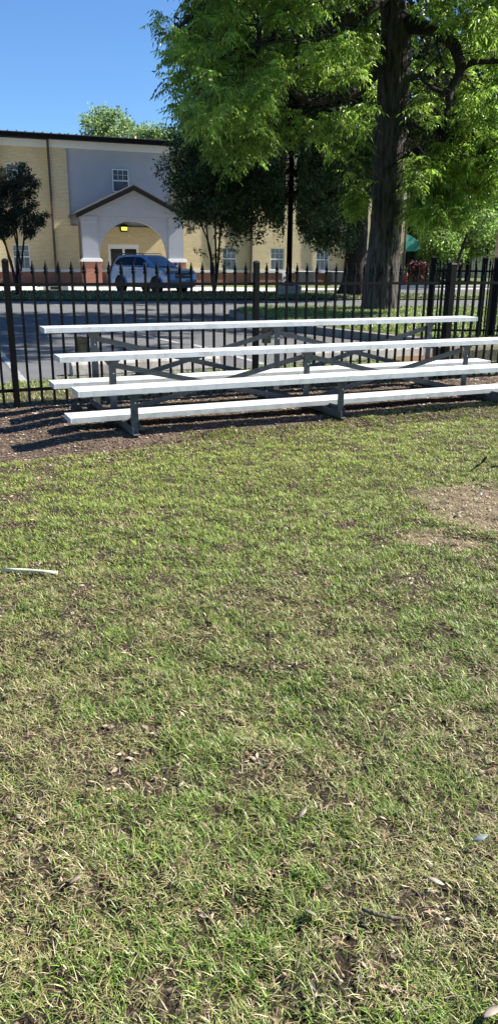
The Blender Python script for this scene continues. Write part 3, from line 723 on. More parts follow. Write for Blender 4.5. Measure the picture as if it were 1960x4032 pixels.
MB().box(-2.6, 5.8, -3.2, -.013, -.02, .03).build('porch_slab', M['conc2'], B)
# awning on the end wall
g = MB(); pts = []
for i in range(13):
    a = math.pi / 2 * i / 12; pts.append((19.61 + 1.02 * math.sin(a) ** 1.1, 2.0 + .93 * math.cos(a)))
poly = [(19.61, 2.0)] + pts[::1]
ba = MB().prism(poly, -.3, 2.6, 'y').build('awning', M['teal'], B)
MB().box(19.61, 20.63, -.31, 2.6, 1.955, 1.999).build('awning_valance', M['teal'], ba)
MB().tube([(20.42, -.2, 0), (20.42, -.2, 1.97)], .06, 10).build('awning_post', M['spout'], B)

def bpt(u, y, z=0):
    c, s = math.cos(BY), math.sin(BY); return Vector((OB.x + u * c - y * s, OB.y + u * s + y * c, z))
# air conditioners and meter box
def hvac(u, label):
    r = empty('air_conditioner', bpt(u, -1.0), BY); tag(r, label, 'air conditioner', 'air conditioners by the brick wall')
    MB().box(-.55, .55, -.4, .4, -.03, .06).build('pad', M['conc'], r)
    g = MB().box(-.5, .5, -.36, .36, .06, .72); g.build('cabinet', M['box'], r, bevel=.02)
    g = MB()
    for i in range(9): g.box(-.47, .47, -.372, -.36, .13 + i * .06, .155 + i * .06)
    for i in range(9): g.box(.50, .512, -.32, .32, .13 + i * .06, .155 + i * .06)
    g.build('louvre', M['box'], r)
    MB().box(-.515, .515, -.375, .375, .722, .75).build('top_panel', M['conc2'], r, bevel=.01)
hvac(12.6, 'dark air conditioner by the wall, left of the two'); hvac(14.7, 'dark air conditioner by the wall, right of the two')
r = empty('meter_box', bpt(11.6, -.45), BY); tag(r, 'small white utility box on the wall left of the air conditioners', 'utility box')
MB().box(-.14, .14, 0, .14, .12, .62).build('cabinet', M['white'], r, bevel=.01); MB().box(-.05, .05, -.03, -.001, .30, .46).build('meter', M['galv'], r, bevel=.01); MB().tube([(.0, .07, 0), (0, .07, .12)], .025, 8).build('conduit', M['galv'], r)
# curb inlet
r = empty('curb_inlet', gp(221, 1141), .1); tag(r, 'concrete curb inlet with dark slot in front of the building', 'drain')
MB().box(-.55, .55, 0, .6, -.03, .02).box(-.55, -.24, 0, .6, .02, .13).box(.24, .55, 0, .6, .02, .13).box(-.24, .24, .3, .6, .02, .13).box(-.55, .55, 0, .6, .13, .19).build('frame', M['conc2'], r)
MB().box(-.24, .24, .1, .29, .021, .129).build('slot_shade_block', M['darkpane'], r)  # solid black block in place of the shade inside the slot
# ------------------------------------------------------------------ lamp post, hydrant
r = empty('lamp_post', gp(1135, 1163)); tag(r, 'tall dark lamp post on a concrete block in the median', 'lamp post')
MB().box(-.50, .50, -.35, .35, .0, .38).build('concrete_base', M['conc'], r, bevel=.02)
MB().box(-.2, .2, -.2, .2, .381, .40).box(-.17, .17, -.17, .17, .401, .56).build('base_cover', M['fascia'], r, bevel=.01)
MB().tube([(0, 0, .5), (-.0, 0, 9.2)], [.115, .075], 12).build('pole', M['fascia'], r)
g = MB().box(-.04, .9, -.05, .05, 9.0, 9.08); g.build('arm', M['fascia'], r); MB().box(.6, 1.25, -.18, .18, 8.9, 9.05).build('lamp_head', M['fascia'], r, bevel=.03)
r = empty('fire_hydrant', at(1598, 1112, 47.5)); r.location.z = 0; tag(r, 'red fire hydrant on the grass beyond the street', 'hydrant')
MB().lathe([(.16, 0), (.16, .04), (.10, .05), (.10, .5), (.135, .51), (.135, .55), (.11, .56), (.10, .63), (.05, .70), (.035, .71), (.035, .76), (.01, .77)], n=16).build('barrel', M['redpaint'], r)
for s in (-1, 1): MB().tube([(s * .08, 0, .40), (s * .18, 0, .40)], [.05, .055], 10).build('nozzle_cap', M['redpaint'], r)
MB().tube([(0, -.08, .36), (0, -.19, .36)], [.065, .07], 10).build('pumper_cap', M['redpaint'], r)

# ------------------------------------------------------------------ car
def car():
    P = gp(600, 1153)
    ctr = (gp(471, 1152) + gp(731, 1152)) / 2
    r = empty('parked_car', ctr, -math.radians(42)); r.scale = (.86, .88, .95)
    r.location = (ctr.x - .05, ctr.y, -.02)
    tag(r, 'light blue metallic SUV parked in front of the arched entrance', 'car')
    pm, t, b = node_mat('pale_blue_car_paint')
    b.inputs['Base Color'].default_value = (.17, .25, .42, 1); b.inputs['Metallic'].default_value = .35; b.inputs['Roughness'].default_value = .33; b.inputs['Coat Weight'].default_value = 1; b.inputs['Coat Roughness'].default_value = .05
    nz = N(t, 'ShaderNodeTexNoise'); nz.inputs['Scale'].default_value = 900; rp = N(t, 'ShaderNodeValToRGB'); rp.color_ramp.elements[0].color = (.13, .25, .46, 1); rp.color_ramp.elements[1].color = (.20, .34, .57, 1)
    t.links.new(nz.outputs[0], rp.inputs[0]); t.links.new(rp.outputs[0], b.inputs['Base Color'])
    gl = simple('tinted_glass', (.004, .006, .018), .12, var=.2, spec=.12); bl = simple('black_trim', (.012, .012, .013), .5)
    def arch(cx, R=.40, zc=.36, n=14):
        return [(cx - R * math.cos(math.pi * i / n), zc + R * math.sin(math.pi * i / n)) for i in range(n + 1)]
    lo = .30
    side = [(-2.24, .42), (-2.16, lo), (-1.72, lo)] + arch(-1.32) + [(-.92, lo), (.92, lo)] + arch(1.32) + [(1.72, lo), (2.14, lo), (2.24, .42), (2.27, .62), (2.22, .86), (2.08, .98), (1.7, 1.05), (1.12, 1.12),
            (.9, 1.14), (-1.95, 1.17), (-2.14, 1.14), (-2.22, 1.0), (-2.26, .7)]
    n = len(side); g = MB(); vs = []; lay = [(-.83, .955, .0), (-.885, .985, 0), (-.89, 1, 0)]
    def sc(p, k): return ((p[0]) * (1 - (1 - k) * (1 if abs(p[0]) > 1.9 else .1)), .62 + (p[1] - .62) * (k if p[1] > .8 else 1))
    ys = [(-.80, .93), (-.87, .975), (-.89, 1.0), (.89, 1.0), (.87, .975), (.80, .93)]
    for y, k in ys: vs += [(sc(p, k)[0], y, sc(p, k)[1]) for p in side]
    fs = [(j * n + i, j * n + (i + 1) % n, (j + 1) * n + (i + 1) % n, (j + 1) * n + i) for j in range(5) for i in range(n)] + [tuple(range(n)), tuple(range(5 * n, 6 * n))[::-1]]
    g.add(vs, fs); g.build('body', pm, r, bevel=.025, seg=3)
    # greenhouse loft
    rings = []
    for z, x0, x1, y in ((1.12, -2.10, 1.16, .80), (1.22, -2.05, .98, .765), (1.42, -1.92, .60, .695), (1.56, -1.78, .33, .646), (1.60, -1.68, .18, .58), (1.615, -1.3, -.2, .40)):
        c = .16
        ring = [(x0 + c, -y), (x1 - c * 1.2, -y), (x1 - .02, -y * .72), (x1, 0), (x1 - .02, y * .72), (x1 - c * 1.2, y), (x0 + c, y), (x0, y * .75), (x0 - .02, 0), (x0, -y * .75)]
        rings.append([(a, b_, z) for a, b_ in ring])
    n = 10; g = MB(); vs = sum(rings, []); m = len(rings)
    fs = [(j * n + i, j * n + (i + 1) % n, (j + 1) * n + (i + 1) % n, (j + 1) * n + i) for j in range(m - 1) for i in range(n)] + [tuple(range((m - 1) * n, m * n))]
    g.add(vs, fs, True); cab = g.build('cabin', pm, r)
    def yat(z): return np.interp(z, [1.12, 1.22, 1.42, 1.56], [.80, .765, .695, .646])
    for s in (-1, 1):
        def sw(name, pts):
            g = MB(); v = [(x, s * (yat(z) + .009), z) for x, z in pts] + [(x, s * (yat(z) - .03), z) for x, z in pts]; k = len(pts)
            g.add(v, [tuple(range(k)), tuple(range(2 * k - 1, k - 1, -1))] + [(i, i + k, (i + 1) % k + k, (i + 1) % k) for i in range(k)]); g.build(name, gl, r)
        sw('side_window', [(-1.80, 1.24), (-1.72, 1.36), (-1.50, 1.475), (-1.20, 1.52), (-1.06, 1.525), (-1.06, 1.19), (-1.6, 1.19)])
        sw('side_window', [(-1.03, 1.19), (-1.03, 1.525), (-.34, 1.535), (-.34, 1.18)])
        sw('side_window', [(-.30, 1.18), (-.30, 1.535), (.05, 1.52), (.30, 1.46), (.78, 1.20), (.80, 1.17)])
        MB().box(-1.75, 2.0, s * .892 - .008, s * .892 + .008, .30, .40).box(-.9, .9, s * .897 - .008, s * .897 + .008, .30, .44).build('sill_cladding', bl, r)
        MB().tube([(-1.62, s * .59, 1.60), (-1.5, s * .60, 1.665), (0.0, s * .60, 1.665), (.18, s * .585, 1.60)], .018, 8).build('roof_rail', bl, r)
        g = MB().prism([(.70, 1.16), (.88, 1.17), (.84, 1.30), (.70, 1.32)], s * .86, s * 1.02, 'y'); g.build('side_mirror', pm, r, bevel=.03)
        for xx in (-.72, .10): MB().tube([(xx, s * .895, 1.0), (xx + .03, s * .92, 1.0), (xx + .17, s * .92, 1.0), (xx + .2, s * .895, 1.0)], .013, 6).build('door_handle', pm, r)
        for xx in (-1.04, -.32, .86):
            MB().box(xx, xx + .008, s * .889 - .002, s * .889 + .003, .47, 1.13).build('door_seam', bl, r)
        hl = simple('headlight_lens', (.45, .5, .55), .08, metal=.4, var=.3, scale=30)
        g = MB(); pts = [(2.20, .66), (2.23, .72), (2.235, .86), (2.05, .93), (1.80, .97), (1.86, .88), (2.0, .79)]
        v = [(x, s * y, z) for (x, z), y in zip(pts, (.50, .47, .47, .70, .895, .897, .86))]; v2 = [(x - .05, s * (abs(y) - .05) * (1 if s * y > 0 else -1), z) for x, y, z in v]
        k = len(v); g.add([(a + .03, b_, c_) for a, b_, c_ in v] + v2, [tuple(range(k)), tuple(range(2 * k - 1, k - 1, -1))] + [(i, i + k, (i + 1) % k + k, (i + 1) % k) for i in range(k)]); g.build('headlight', hl, r)
        MB().prism([(-2.28, .88), (-2.10, .90), (-1.98, 1.10), (-2.2, 1.1)], s * .72, s * .885, 'y').build('tail_light', M['redpaint'], r, bevel=.02)
        MB().lathe([(.05, 0), (.05, .03), (.03, .035)], n=12).build('fog_light', hl, r, loc=(2.24, s * .62, .42)).rotation_euler = (0, math.pi / 2, 0)
    # windshield and rear window
    g = MB(); v = [(1.155, -.60, 1.135), (1.18, 0, 1.135), (1.155, .60, 1.135), (.40, .48, 1.545), (.42, 0, 1.555), (.40, -.48, 1.545)]
    v = [(a + .004, b_, c_ + .012) for a, b_, c_ in v]; v2 = [(a - .03, b_, c_ - .03) for a, b_, c_ in v]
    g.add(v + v2, [(0, 1, 4, 5), (1, 2, 3, 4)] + [(i, (i + 1) % 6, (i + 1) % 6 + 6, i + 6) for i in range(6)]); g.build('windshield', simple('windshield_glass', (.03, .05, .09), .04, spec=1.0), r)
    g = MB(); v = [(-2.10, -.58, 1.2), (-2.10, .58, 1.2), (-1.87, .48, 1.50), (-1.87, -.48, 1.50)]; g.add([(a - .03, b_, c_) for a, b_, c_ in v] + v, [(0, 1, 2, 3), (0, 4, 5, 1), (1, 5, 6, 2), (2, 6, 7, 3), (3, 7, 4, 0)]); g.build('rear_window', gl, r)
    g = MB().prism([(2.20, .66), (2.285, .68), (2.27, .86), (2.18, .90)], -.46, .46, 'y'); gr = g.build('grille', bl, r, bevel=.015)
    MB().lathe([(.07, 0), (.07, .012), (.05, .016)], n=16, squash=(.55, 1)).build('badge', M['galv'], gr, loc=(2.283, 0, .78)).rotation_euler = (0, math.pi / 2, 0)
    MB().box(2.284, 2.292, -.44, -.1, .775, .79).box(2.284, 2.292, .1, .44, .775, .79).build('grille_bar', M['alu'], gr)
    MB().box(2.20, 2.262, -.55, .55, .36, .50).build('lower_intake', bl, r, bevel=.02)
    MB().box(-2.1, 2.1, -.8, .8, .26, .40).build('underbody', bl, r)
    MB().box(2.272, 2.282, -.16, .16, .56, .64).build('number_plate', M['white'], r, bevel=.005)
    for x in (-1.32, 1.32):
        for s in (-1, 1):
            w = empty('wheel', (x, s * .78, .345), 0, r)
            o = MB().lathe([(.22, -.11), (.31, -.112), (.345, -.09), (.345, .09), (.31, .112), (.22, .11)], n=28).build('tyre', M['rubber'], w); o.rotation_euler = (math.pi / 2, 0, 0)
            g = MB().lathe([(.215, .02), (.225, .10), (.20, .10), (.195, .03)], n=28)
            for k in range(5):
                a = 2 * math.pi * k / 5; g.bar((.03 * math.cos(a), .03 * math.sin(a), .085), (.21 * math.cos(a), .21 * math.sin(a), .095), .065, .02)
            g.lathe([(.05, .06), (.05, .10), (.02, .105)], n=12)
            o = g.build('rim', simple('alloy_rim', (.55, .55, .58), .3, metal=.7), w); o.rotation_euler = (math.pi / 2 * (1 if s < 0 else -1), 0, 0)
            MB().lathe([(.21, -.02), (.21, .015)], n=20).build('wheel_well', bl, w).rotation_euler = (math.pi / 2 * (1 if s < 0 else -1), 0, 0)
car()
# ------------------------------------------------------------------ trees
def rdir(n, up=0.0):
    v = rng.normal(size=(n, 3)); v[:, 2] += up; return v / np.linalg.norm(v, axis=1, keepdims=True)
def nrm(v): return v / (np.linalg.norm(v, axis=-1, keepdims=True) + 1e-9)

def pecan_leaves(tips, per, pairs=4, rl=.28, ll=.092, lw=.031, base=(.12, .2, .03)):
    """drooping compound leaves: per tip, `per` leaves, each with 2*pairs+1 leaflets"""
    T = np.repeat(tips, per, 0); n = len(T)
    az = rng.random(n) * 2 * math.pi; el = -.6 + 1.3 * rng.random(n)
    d = np.stack([np.cos(az) * np.cos(el), np.sin(az) * np.cos(el), np.sin(el)], 1)
    L = rl * (.7 + .5 * rng.random(n)); tone = .45 + 1.2 * rng.random(n) ** 1.3
    V = []; Cc = []
    up = np.array([0, 0, 1.0])
    side = nrm(np.cross(d, up)); k = 2 * pairs + 1
    for j in range(k):
        t = .28 + .72 * (j // 2 + (0 if j < k - 1 else 0)) / pairs
        t = min(t, 1.0)
        base_p = T + d * (L * t)[:, None]; base_p[:, 2] -= L * .42 * t ** 2
        tang = nrm(d * 1.0 + up * (-.9 * t))
        if j == k - 1: ld = tang
        else: ld = nrm(tang * .45 + side * (1 if j % 2 else -1) * .85 + up * -.38)
        ld = nrm(ld + rng.normal(size=(n, 3)) * .22)
        wv = nrm(np.cross(ld, up + rng.normal(size=(n, 3)) * .55)); l = (ll * (.75 + .5 * rng.random(n)) * (.8 + .3 * t))[:, None]
        w = (lw * (.8 + .4 * rng.random(n)))[:, None]
        b = base_p; m = b + ld * l * .5; m[:, 2] += .004; e = b + ld * l; e[:, 2] -= l[:, 0] * .22
        V.append(np.stack([b, m - wv * w / 2, e, m + wv * w / 2], 1)); Cc.append(np.clip(np.array(base) * tone[:, None] * (1 + (rng.random((n, 3)) - .5) * .16), 0, 1))
    V = np.concatenate(V); return V.reshape(-1, 3), np.concatenate(Cc)

def small_leaves(centres, n_per, size, aspect, base, spread, flat=.5, var=.3):
    T = np.repeat(centres, n_per, 0); n = len(T); T = T + rng.normal(size=(n, 3)) * spread
    d = rdir(n, -.2); w = nrm(np.cross(d, rdir(n) + np.array([0, 0, flat * 2]))); l = (size * (.6 + .8 * rng.random(n)))[:, None]
    V = np.stack([T, T + d * l * .5 - w * l * aspect, T + d * l, T + d * l * .5 + w * l * aspect], 1)
    return V.reshape(-1, 3), mixcol(base, n, var)

def sphere_pts(c, r, n, squash=.75, shell=.45):
    d = rdir(n); q = (shell + (1 - shell) * rng.random(n)) * r
    p = d * q[:, None]; p[:, 2] *= squash; return np.array(c) + p
def poly_clusters(poly, n, Yf, seed=0, mind=70):
    xs = [p[0] for p in poly]; ys = [p[1] for p in poly]; out = []; tries = 0
    while len(out) < n and tries < n * 60:
        tries += 1
        x = random.uniform(min(xs), max(xs)); y = random.uniform(min(ys), max(ys))
        if not inpoly(np.array([x]), np.array([y]), poly)[0]: continue
        Y = Yf(x, y); p = at(x, y, Y)
        if any((p - q).length < mind for q in out): continue
        out.append(p)
    return out
def foliage(name, parts, mat, parent):
    V = np.concatenate([p[0] for p in parts]); Cc = np.concatenate([p[1] for p in parts])
    return np_mesh(name, V, np.arange(len(V)).reshape(-1, 4), mat, Cc, parent)

def bark_trunk(name, pts, rad, mat, parent, n=72, seg=150, amp=.03, flare=.0, nf=34):
    pts = [Vector(p) for p in pts]; ts = np.linspace(0, 1, len(pts)); q = np.linspace(0, 1, seg)
    X = [np.interp(q, ts, [p[i] for p in pts]) for i in range(3)]; Rr = np.interp(q, ts, rad)
    a = np.linspace(0, 2 * math.pi, n, endpoint=False)
    A, H = np.meshgrid(a, X[2])
    r = Rr[:, None] + 0 * A
    r = r * (1 + flare * np.exp(-(H - X[2][0]) / .45) * (1 + .35 * np.sin(5 * A + 1)))
    wob = A * nf / (2 * math.pi) + 1.5 * vnoise(A * 2, H, .8, 3)
    ridge = np.abs(((wob + .9 * vnoise(A * 6, H * 1.5, .5, 4)) % 1) - .5) * 2
    r = r + amp * (ridge ** .7 - .6) * (.5 + vnoise(A * 9, H, .22, 5)) + amp * .8 * (vnoise(A * 14, H, .12, 6) - .5) + .05 * (vnoise(A * 1.2 + 3, H, .9, 8) - .5)
    V = np.stack([X[0][:, None] + r * np.cos(A), X[1][:, None] + r * np.sin(A), H], -1).reshape(-1, 3)
    I = np.arange(seg * n).reshape(seg, n); J = np.roll(I, -1, 1)
    Q = np.stack([I[:-1], J[:-1], J[1:], I[1:]], -1).reshape(-1, 4)
    return np_mesh(name, V, Q, mat, None, parent, smooth=True)

def limb(name, pts, rad, mat, parent, n=10, sub=4):
    P = [Vector(p) for p in pts]; out = []; rr = []
    for i in range(len(P) - 1):
        p0 = P[max(i - 1, 0)]; p1 = P[i]; p2 = P[i + 1]; p3 = P[min(i + 2, len(P) - 1)]
        for k in range(sub):
            t = k / sub
            out.append(.5 * ((2 * p1) + (-p0 + p2) * t + (2 * p0 - 5 * p1 + 4 * p2 - p3) * t * t + (-p0 + 3 * p1 - 3 * p2 + p3) * t ** 3) + Vector([random.uniform(-1, 1) * rad[i] * .12 for _ in range(3)]))
            rr.append((rad[i] * (1 - t) + rad[i + 1] * t) * random.uniform(.93, 1.08))
    out.append(P[-1]); rr.append(rad[-1])
    return MB().tube(out, rr, n).build(name, mat, parent)

def twigs(clusters, anchors, mat, parent, r0=.018, n=5, spread=.5, count=4):
    g = MB()
    for c in clusters:
        a = min(anchors, key=lambda q: (q - c).length)
        mid = (a + c) / 2 + Vector((random.uniform(-.2, .2), random.uniform(-.2, .2), random.uniform(.0, .25)))
        g.tube([a, mid, c], [r0 * 1.5, r0, r0 * .7], n, cap=False)
        for _ in range(count):
            e = c + Vector((random.uniform(-1, 1), random.uniform(-1, 1), random.uniform(-.7, .6))) * spread
            g.tube([c, (c + e) / 2 + Vector((0, 0, .05)), e], [r0 * .6, r0 * .4, r0 * .25], 4, cap=False)
    return g.build('twigs', mat, parent)

# --- the big pecan
PT_ = empty('pecan_tree', (3.30, 20.6, 0)); tag(PT_, 'big tree with rough straight trunk and bright drooping leaves at right', 'tree')
tr = [at(1487, 1245, 20.6), at(1500, 1100, 20.6), at(1516, 900, 20.6), at(1538, 500, 20.6), at(1556, 130, 20.6), at(1545, 0, 20.6), at(1545, -250, 20.6), at(1555, -600, 20.6)]
loc = Vector(PT_.location); tr[0].z = 0.05
L_ = lambda p: Vector(p) - loc
bark_trunk('trunk', [L_(p) for p in tr], [.47, .435, .40, .37, .35, .28, .24, .14], M['bark'], PT_, flare=.06, seg=420, n=110, amp=.027)
limbs = []; SHOW = []
def PL(lst, rad, name='limb', mat=None, show=True): 
    pts = [L_(at(*p)) for p in lst]; limb(name, pts, rad, mat or M['bark2'], PT_); limbs.extend([loc + p for p in pts])
    if show:
        for a, b in zip(pts, pts[1:]):
            for k in range(6): SHOW.append(loc + a + (b - a) * k / 6)
PL([(1600, 95, 20.5), (1680, 110, 20.0), (1760, 150, 19.5), (1800, 215, 19.2), (1812, 275, 19.0), (1785, 330, 18.8), (1768, 370, 18.7), (1762, 430, 18.6), (1733, 492, 18.5)], [.20, .15, .13, .12, .115, .10, .08, .06, .035])
PL([(1812, 270, 19.0), (1860, 245, 18.8), (1960, 240, 18.5), (2060, 215, 18.2)], [.09, .065, .055, .04])
PL([(1770, 352, 18.7), (1722, 358, 18.6), (1680, 330, 18.5), (1645, 298, 18.4), (1610, 318, 18.4)], [.06, .05, .045, .035, .02])
PL([(1715, 160, 19.8), (1735, 230, 19.5), (1755, 285, 19.4)], [.035, .02, .01])
PL([(1590, 488, 20.3), (1625, 490, 20.0), (1665, 515, 19.8), (1695, 560, 19.6)], [.05, .04, .03, .015])
PL([(1605, 490, 20.2), (1618, 540, 20.0), (1640, 580, 19.8)], [.03, .02, .01])
PL([(1510, 225, 20.5), (1455, 310, 20.0), (1400, 360, 19.6), (1310, 382, 19.0), (1220, 400, 18.4), (1100, 330, 17.6)], [.17, .14, .12, .10, .07, .03])
PL([(1520, -5, 20.4), (1460, 25, 20.0), (1390, 70, 19.6), (1310, 100, 19.0), (1180, 130, 18.2), (1060, 160, 17.5)], [.13, .12, .10, .08, .06, .04])
PL([(1060, 160, 17.5), (940, 200, 17.0), (820, 260, 16.6), (760, 330, 16.4)], [.04, .035, .025, .015], show=False)
PL([(1180, 130, 18.2), (1168, 220, 18.0), (1172, 300, 17.9), (1165, 350, 17.9)], [.05, .055, .05, .03])
PL([(1540, -260, 20.5), (1300, -300, 19), (1050, -220, 17.5), (900, -60, 17), (760, 60, 16.5), (690, 120, 16.2)], [.16, .12, .08, .06, .04, .02], show=False)
PL([(1022, 100, 17.6), (1018, 170, 17.5), (1010, 225, 17.5)], [.05, .05, .03])
PL([(1560, -300, 20.5), (1750, -350, 19.5), (1980, -200, 18.5)], [.15, .10, .05])
PL([(1550, -400, 20.5), (1500, -800, 17.5), (1450, -1000, 15)], [.15, .10, .05])
POLY = [(740, -320), (690, 20), (650, 90), (655, 290), (720, 400), (740, 520), (800, 500), (890, 600), (980, 630), (1040, 540), (1150, 500), (1290, 560), (1390, 600), (1440, 480), (1600, 470),
        (1615, 820), (1690, 870), (1790, 830), (1840, 740), (1990, 730), (2200, 660), (2200, -320)]
def Yf(x, y):
    return random.gauss(18.1 + (1.0 if x > 1450 else 0) - (1.2 if x < 900 else 0), 1.7)
cl = poly_clusters(POLY, 330, Yf, mind=.36)
cl += poly_clusters([(1610, 520), (1625, 850), (1680, 885), (1780, 870), (1840, 780), (1990, 700), (1990, 480)], 44, lambda x, y: random.gauss(18.6, .8), mind=.3)
cl += [at(1415, 780, 20.0), at(1400, 800, 19.9), at(1430, 770, 19.8)]
# keep the trunk itself clear on the camera side
def clear(p):
    return not (p.y < 20.3 and abs(p.x / p.y - (3.35 / 20.6)) < .027 and p.z < 7.0)
cl = [p for p in cl if clear(p)]
A = limbs
tips = np.concatenate([sphere_pts(c, random.uniform(.22, .62), random.randint(6, 12), squash=1.0) for c in cl] )
tips = tips[[not (t[1] < 20.3 and abs(t[0] / t[1] - .1635) < .0255 and t[2] < 6.6) for t in tips]]
def limb_front(t):
    for q in SHOW:
        if t[1] < q.y + .5 and abs(t[0] / t[1] - q.x / q.y) < .010 and abs((t[2] - EYE) / t[1] - (q.z - EYE) / q.y) < .013: return True
    return False
tips = tips[[not limb_front(t) for t in tips]]
v1 = pecan_leaves(tips - np.array(loc), 8, base=(.165, .25, .04))
up_cl = []
for _ in range(250):
    th = random.uniform(0, 6.28); rr = random.uniform(.15, 1) ** .6; zz = random.uniform(-1, 1)
    p = Vector((3.6 + 6.2 * rr * math.cos(th) * math.sqrt(1 - zz * zz * .6), 17.2 + 5.6 * rr * math.sin(th) * math.sqrt(1 - zz * zz * .6), 10.2 + 3.6 * zz))
    if p.z < EYE + .285 * p.y + .8: continue
    if p.x > 6.2 and p.z < 11.5: continue
    up_cl.append(p)
tips2 = np.concatenate([sphere_pts(c, .8, 9) for c in up_cl])
v2 = pecan_leaves(tips2 - np.array(loc), 6, pairs=3, ll=.16, lw=.055, base=(.13, .20, .04))
foliage('crown', [v1, v2], M['leaf'], PT_)
cl_l = [p - loc for p in cl]; an = [q - loc for q in limbs] + [L_(p) for p in tr[3:]]
twigs(cl_l, an, M['bark2'], PT_, r0=.011)
print('pecan leaflets', (len(v1[0]) + len(v2[0])) // 4)

# --- dark oak on the median
OK_ = empty('oak_tree', (4.3, 32.3, 0)); tag(OK_, 'dark evergreen oak behind the rough trunk, shading the building', 'tree'); ol = Vector(OK_.location); LO = lambda p: Vector(p) - ol
tk = [at(1395, 1165, 32.3), at(1400, 1000, 32.3), at(1405, 800, 32.3), at(1412, 650, 32.3), at(1420, 500, 32.3), at(1430, 200, 32.3)]; tk[0].z = 0
bark_trunk('trunk', [LO(p) for p in tk], [.46, .43, .44, .47, .34, .15], M['bark2'], OK_, flare=.75, seg=160, n=56, amp=.02)
ola = []
def OL(lst, rad):
    pts = [LO(at(*p)) for p in lst]; limb('limb', pts, rad, M['bark2'], OK_, n=8); ola.extend(pts)
OL([(1400, 760, 32.2), (1340, 640, 31.5), (1270, 590, 31), (1150, 520, 30), (1000, 480, 29.5)], [.25, .2, .16, .12, .05])
OL([(1440, 780, 32.4), (1470, 660, 32.6), (1490, 560, 33), (1520, 400, 33)], [.2, .16, .13, .06])
OL([(1390, 720, 32.1), (1290, 700, 31), (1150, 680, 30), (980, 640, 29.5), (820, 640, 29)], [.16, .13, .1, .07, .03])
OL([(1400, 600, 32.1), (1330, 480, 31), (1200, 380, 30), (1050, 330, 29.5)], [.2, .16, .1, .04])
OL([(1200, 690, 30.4), (1160, 760, 30.2), (1050, 800, 30), (940, 820, 30)], [.08, .06, .04, .02])
OPOLY = [(750, 590), (715, 640), (755, 700), (715, 750), (770, 830), (830, 870), (880, 800), (960, 860), (1010, 800), (1090, 880), (1140, 800), (1230, 840), (1300, 900), (1370, 880), (1390, 700), (1560, 640), (1560, 250), (1300, 180), (1000, 230), (800, 400), (740, 520)]
oc = poly_clusters(OPOLY, 460, lambda x, y: random.gauss(31.3, 1.9), mind=.40)
for q in [(1230, 930), (1260, 945), (1285, 930), (1210, 900), (1330, 930), (1350, 940), (900, 890), (925, 905), (960, 880), (985, 905), (1020, 850), (1140, 870), (1120, 900), (715, 740), (720, 610), (1170, 860), (1265, 900), (1300, 960)]:
    oc.append(at(q[0], q[1], random.uniform(29.5, 31.5)))
def off_pole(V, Cc, o):
    Q = V.reshape(-1, 4, 3).mean(1) + np.array(o); k = ~((Q[:, 1] < 33.2) & (np.abs(Q[:, 0] / Q[:, 1] - 1.55 / 32.77) < .0075) & (Q[:, 2] < 7.3))
    return V.reshape(-1, 4, 3)[k].reshape(-1, 3), Cc[k]
for q in [(705, 560), (690, 650), (712, 690), (700, 770), (740, 815), (760, 850), (740, 540), (820, 420), (760, 470)]: oc.append(at(q[0], q[1], random.uniform(30, 31.5)))
v1 = small_leaves(np.concatenate([sphere_pts(p - ol, random.uniform(.45, .85), 16) for p in oc]), 26, .125, .22, (.042, .07, .022), .12)
uc = []
for _ in range(420):
    d = rdir(1)[0]; p = Vector((4.5 + 6.5 * d[0], 31.6 + 4.2 * d[1], 8.6 + 3.4 * d[2]))
    uc.append(p)
v2 = small_leaves(np.concatenate([sphere_pts(p - ol, .9, 9) for p in uc]), 16, .22, .3, (.04, .065, .02), .2)
kk_ = rng.random(len(v1[1])) < .14; v1[1][kk_] = mixcol((.10, .15, .035), kk_.sum(), .4); v1 = off_pole(*v1, ol); v2 = off_pole(*v2, ol)  # random share of leaves coloured lighter to stand in for sunlit foliage
foliage('crown', [v1, v2], M['oakleaf'], OK_); twigs([p - ol for p in oc], ola, M['bark2'], OK_, r0=.016, count=2)

# --- crepe myrtles
def myrtle(root, label, stems, clusters, lcol, n_in=14, rad=.30, per=12, size=.075):
    R0 = empty('crepe_myrtle', root); tag(R0, label, 'tree', 'multi stemmed crepe myrtles on the median'); l0 = Vector(root); tops = []
    g = MB()
    for s in stems:
        pts = [Vector(p) - l0 for p in s]; limb('stem', pts, [.045 * (1 - .75 * i / (len(pts) - 1)) + .006 for i in range(len(pts))], M['bark2'], R0, n=7); tops += pts[1:]
    cs = [Vector(c) - l0 for c in clusters]
    twigs(cs, tops, M['bark2'], R0, r0=.008, spread=.3, count=3)
    foliage('crown', [small_leaves(np.concatenate([sphere_pts(c, rad * random.uniform(.6, 1.1), n_in, squash=.6) for c in cs]), per, size, .27, lcol, .05)], M['oakleaf'], R0)
r1 = gp(70, 1160, .08); Y1 = r1.y
st = [[(70, 1160), (55, 1080), (30, 990), (10, 900), (0, 800)], [(72, 1160), (68, 1060), (70, 960), (62, 860), (55, 760)], [(75, 1160), (85, 1050), (95, 950), (100, 860), (120, 780)], [(66, 1160), (50, 1050), (20, 960), (-20, 880)], [(78, 1160), (80, 1040), (60, 930), (45, 830)]]
st = [[at(x, y, Y1 + random.uniform(-.3, .3) * i / 3) if i else r1 for i, (x, y) in enumerate(s)] for s in st]
P1 = [(-60, 690), (0, 660), (50, 700), (78, 640), (105, 705), (165, 680), (125, 760), (185, 765), (135, 815), (188, 850), (150, 910), (120, 940), (60, 900), (20, 930), (-60, 940)]
c1 = poly_clusters(P1, 105, lambda x, y: Y1 + random.uniform(-1.1, 1.1), mind=.25)
myrtle(r1, 'dark leaved crepe myrtle with thin stems at the left edge', st, c1, (.030, .036, .018), per=16)
r2 = gp(845, 1160, .08); Y2 = r2.y
